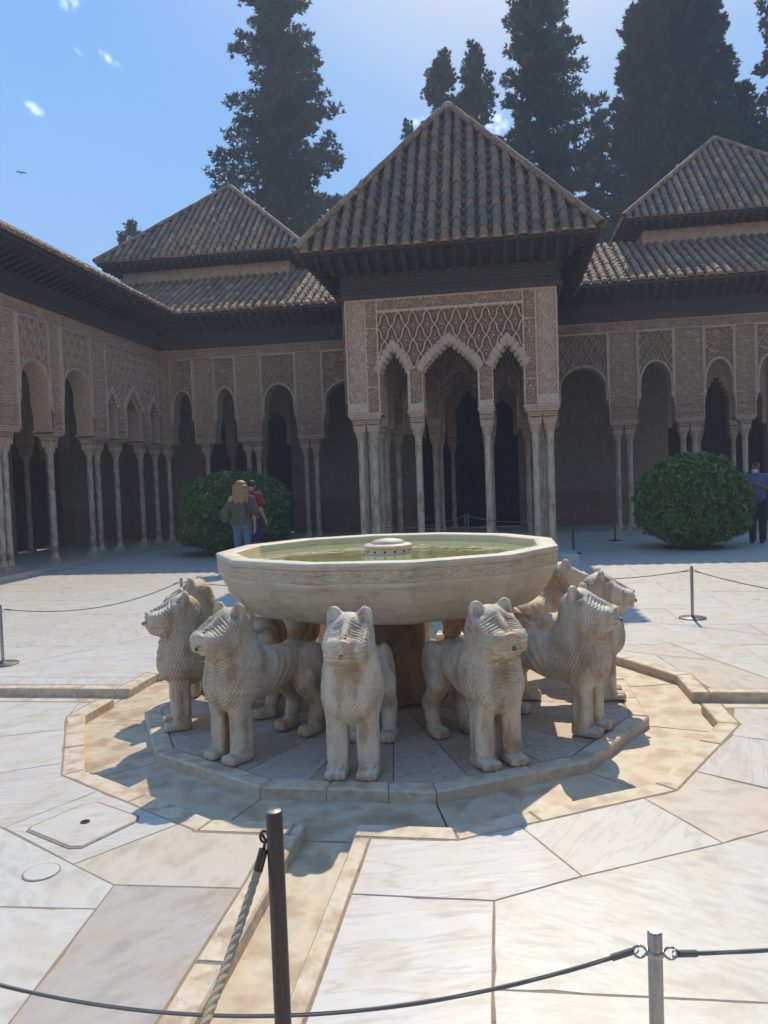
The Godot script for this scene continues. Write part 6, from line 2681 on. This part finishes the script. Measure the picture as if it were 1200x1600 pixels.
	s = Sdf.new(Vector3(-0.24, 0.03, -0.21), Vector3(0.24, 1.06, 0.21), 0.013)
	s.ell(Vector3(0, 0.95, 0), Vector3(0.180, 0.10, 0.14), 0.05)
	for q in [-1, 1]:
		s.cap(Vector3(q * 0.09, 0.90, 0), Vector3(q * 0.10, 0.50, 0.01), 0.110, 0.082, 0.03)
		s.cap(Vector3(q * 0.10, 0.50, 0.01), Vector3(q * 0.10, 0.07, 0.0), 0.080, 0.068, 0.02)
	part(g, "trousers", s.done(), M.dark_cloth)
	part(g, "hair", hair(Vector3(-0.01, 1.615, 0.04), hb), M.dark_hair)
	var hc := Vector3(-0.01, 1.615, 0.04)
	s = around([hc + hb * Vector3(0.08, 0, 0.13), hc + hb * Vector3(-0.08, -0.13, 0)], 0.03, 0.006)
	s.ell(hc + hb * Vector3(0, -0.052, 0.055), Vector3(0.066, 0.062, 0.068), 0.01, hb)
	s.ell(hc + hb * Vector3(0, -0.06, -0.03), Vector3(0.12, 0.12, 0.07), 0.005, hb, true)
	part(g, "face_mask", s.done(), M.mask)
	s = around([hc + hb * Vector3(0.08, 0.04, 0.12), hc + hb * Vector3(-0.08, 0, 0.05)], 0.03, 0.006)
	for q in [-1, 1]:
		s.ell(hc + hb * Vector3(q * 0.034, 0.012, 0.092), Vector3(0.027, 0.019, 0.010), 0.006, hb)
	part(g, "sunglasses", s.done(), M.black)
	shoes(g, 0.10, 0.0, M.black)


func torso_legs(s: Sdf, k: float) -> void:
	s.ell(Vector3(0, 1.0, 0), Vector3(0.165, 0.16, 0.115), 0.05)
	s.ell(Vector3(0, 1.28, 0.0), Vector3(0.185, 0.19, 0.115), 0.05)
	s.cap(Vector3(-0.165, 1.425, -0.01), Vector3(0.165, 1.425, -0.01), 0.062, 0.062, 0.04)
	s.cap(Vector3(0, 1.44, -0.01), Vector3(0, 1.54, 0.01), 0.062, 0.056, 0.03)
	for q in [-1, 1]:
		s.cap(Vector3(q * 0.09, 0.95, 0), Vector3(q * 0.098, 0.50, 0.01), 0.095, 0.062, 0.03)
		s.cap(Vector3(q * 0.098, 0.50, 0.01), Vector3(q * 0.10, 0.08, -0.01), 0.060, 0.038, 0.02)


func shirt(belly: float) -> Sdf:
	var s := Sdf.new(Vector3(-0.40, 0.84, -0.26), Vector3(0.40, 1.53, 0.34), 0.012)
	s.cap(Vector3(0, 0.99, 0), Vector3(0, 1.22, 0), 0.172, 0.17, 0.05)
	s.ell(Vector3(0, 1.28, 0), Vector3(0.215, 0.20, 0.145), 0.05)
	if belly > 0.0:
		s.ell(Vector3(0, 1.10, 0.07), Vector3(0.185, 0.18, 0.15), 0.05)
	s.cap(Vector3(-0.165, 1.43, -0.01), Vector3(0.165, 1.43, -0.01), 0.074, 0.074, 0.04)
	s.cap(Vector3(0, 1.46, -0.01), Vector3(0, 1.495, 0.0), 0.076, 0.072, 0.02)
	for q in [-1, 1]:
		s.cap(Vector3(q * 0.20, 1.42, -0.01), Vector3(q * 0.255, 1.24, 0.02 * belly), 0.070, 0.076, 0.03)
	for i in 6:
		var a := -1.0 + 0.4 * i
		s.cap(Vector3(0.17 * sin(a), 1.2, -0.12), Vector3(0.15 * sin(a + 0.2), 0.92, -0.15), 0.012, 0.018, 0.03)
	return s


func hair(c: Vector3, b: Basis) -> ArrayMesh:
	var s := around([c + b * Vector3(0.09, 0.13, 0.1), c + b * Vector3(-0.09, -0.06, -0.12)], 0.02, 0.006)
	s.ell(c + b * Vector3(0, 0.04, -0.018), Vector3(0.083, 0.094, 0.103), 0.01, b)
	s.ell(c + b * Vector3(0, -0.045, 0.075), Vector3(0.085, 0.105, 0.080), 0.01, b, true)
	s.ell(c + b * Vector3(0, -0.13, 0.0), Vector3(0.12, 0.08, 0.14), 0.01, b, true)
	return s.done()


func shoes(t: Node, x: float, z: float, mat: Material) -> void:
	for q in [-1, 1]:
		var s := around([Vector3(q * x, 0.0, z - 0.08), Vector3(q * x, 0.1, z + 0.2)], 0.05, 0.01)
		s.rbox(Vector3(q * x, 0.04, z + 0.06), Vector3(0.046, 0.04, 0.135), 0.035, 0.02)
		s.cap(Vector3(q * x, 0.06, z), Vector3(q * x, 0.10, z), 0.048, 0.044, 0.02)
		s.floor_at(0.003)
		part(t, "shoe", s.done(), mat)


func make_bird() -> void:
	var t := thing("bird", "small dark bird flying in the open sky at the left", "bird", Vector3(-19.1, 15.46, -25), 0.6)
	var b := Mb.new()
	b.tube(PackedVector3Array([Vector3(0, 0, -0.10), Vector3(0, 0.01, -0.05), Vector3(0, 0.01, 0.03), Vector3(0, 0.015, 0.09)]), 0.022, 8, 0, 0.1, 0.012)
	b.ball(Vector3(0, 0.018, 0.09), Vector3(0.02, 0.02, 0.026), 8, 5)
	part(t, "body", b, M.black)
	for q in [-1, 1]:
		var w := Mb.new()
		w.tri(Vector3(q * 0.01, 0.012, 0.05), Vector3(q * 0.11, 0.05, 0.03), Vector3(q * 0.02, 0.012, -0.03))
		w.tri(Vector3(q * 0.11, 0.05, 0.03), Vector3(q * 0.24, 0.02, -0.06), Vector3(q * 0.02, 0.012, -0.03))
		part(t, "wing", w, M.black)
	var tl := Mb.new()
	tl.tri(Vector3(0, 0.0, -0.08), Vector3(0.03, 0.0, -0.17), Vector3(-0.03, 0.0, -0.17))
	part(t, "tail", tl, M.black)


# a few wisps of cloud, each at its place in the sky: longitude from straight ahead, latitude, size in degrees, tilt
func small_clouds() -> ImageTexture:
	var w := 3072
	var h := 1536
	var im := Image.create(w, h, false, Image.FORMAT_RGBA8)
	var f := FastNoiseLite.new()
	f.seed = 77
	f.frequency = 0.06
	f.fractal_octaves = 5
	for e in [[-29.5, 30.6, 0.9, 0.75, 0.2, 0.8], [-27.3, 27.8, 0.75, 0.22, -0.6, 0.75], [-29.1, 28.0, 0.4, 0.14, -0.7, 0.35], [-26.4, 27.5, 0.35, 0.12, -0.9, 0.3], [-32.0, 24.4, 0.85, 0.35, -0.35, 0.8], [-12.3, 19.6, 1.2, 0.9, 0.2, 1.0], [-5.3, 24.8, 0.6, 0.35, 0.1, 0.75], [0.4, 24.2, 1.1, 0.8, -0.5, 0.7], [14.8, 23.6, 0.7, 0.9, 0.6, 0.8], [40.0, 27.0, 1.6, 0.7, 0.1, 0.7], [-60.0, 34.0, 2.0, 0.8, 0.2, 0.7], [120.0, 30.0, 2.6, 1.0, -0.2, 0.8], [-140.0, 36.0, 2.2, 1.1, 0.3, 0.8]]:
		var cx: float = fposmod(e[0] / 360.0, 1.0) * w
		var cy: float = (90.0 - e[1]) / 180.0 * h
		var px: float = w / 360.0
		var r := int(maxf(e[2], e[3]) * px * 2.0) + 2
		for y in range(-r, r + 1):
			for x in range(-r, r + 1):
				var d := Vector2(x, y).rotated(e[4]) / px
				var m: float = exp(-pow(d.x / e[2], 2.0) * 1.6 - pow(d.y / e[3], 2.0) * 1.6)
				var a: float = clampf(m * (0.75 + 1.5 * f.get_noise_2d(cx + x * 3.0, cy + y * 3.0)) * 1.5 - 0.22, 0.0, 1.0) * e[5]
				if a > 0.0:
					im.set_pixel(posmod(int(cx) + x, w), int(cy) + y, Color(0.80, 0.80, 0.78, a))
	return ImageTexture.create_from_image(im)


func _ready() -> void:
	# --- camera, sky, sun, exposure
	var cam := Camera3D.new()
	cam.name = "camera"
	add_child(cam)
	cam.fov = 67.9
	cam.near = 0.05
	cam.far = 600.0
	cam.position = Vector3(0.8798, 1.6192, 5.6627)
	cam.basis = Basis.from_euler(Vector3(deg_to_rad(-2.2997), deg_to_rad(8.7384), deg_to_rad(-2.0748)))
	cam.current = true
	var sky := ProceduralSkyMaterial.new()
	sky.sky_top_color = lin(0.135, 0.35, 0.74)
	sky.sky_horizon_color = lin(0.38, 0.61, 0.92)
	sky.sky_curve = 0.25
	sky.ground_bottom_color = lin(0.20, 0.17, 0.13)
	sky.ground_horizon_color = lin(0.38, 0.40, 0.42)
	sky.sun_angle_max = 40.0
	sky.sun_curve = 0.44
	sky.sky_cover = small_clouds()
	sky.sky_cover_modulate = Color(1, 1, 1, 1)
	var env := Environment.new()
	env.background_mode = Environment.BG_SKY
	env.sky = Sky.new()
	env.sky.sky_material = sky
	env.tonemap_mode = Environment.TONE_MAPPER_LINEAR
	env.tonemap_exposure = 1.30
	env.fog_enabled = true
	env.fog_density = 0.0034
	env.fog_light_color = Color(0.93, 0.95, 1.0)
	env.ambient_light_source = Environment.AMBIENT_SOURCE_SKY
	env.sdfgi_enabled = true
	env.ssao_enabled = true
	env.ssil_enabled = true
	var we := WorldEnvironment.new()
	we.name = "surroundings"
	we.environment = env
	add_child(we)
	var sun := DirectionalLight3D.new()
	sun.name = "sun"
	sun.light_energy = 1.12
	sun.light_color = Color(1.0, 0.94, 0.84)
	sun.light_angular_distance = 0.53
	sun.shadow_enabled = true
	add_child(sun)
	sun.basis = Basis.from_euler(Vector3(deg_to_rad(-47.5), deg_to_rad(180.0 - 4.3), 0))
	rng.seed = 20240607
	make_materials()
	# --- the ground and the fountain
	make_ground()
	make_basin()
	make_lions()
	# --- the palace
	make_carving()
	make_column_meshes()
	make_tile_meshes()
	make_pavilion()
	make_galleries()
	make_far_side()
	make_trees()
	make_bushes()
	make_barriers()
	make_people()
	make_bird()
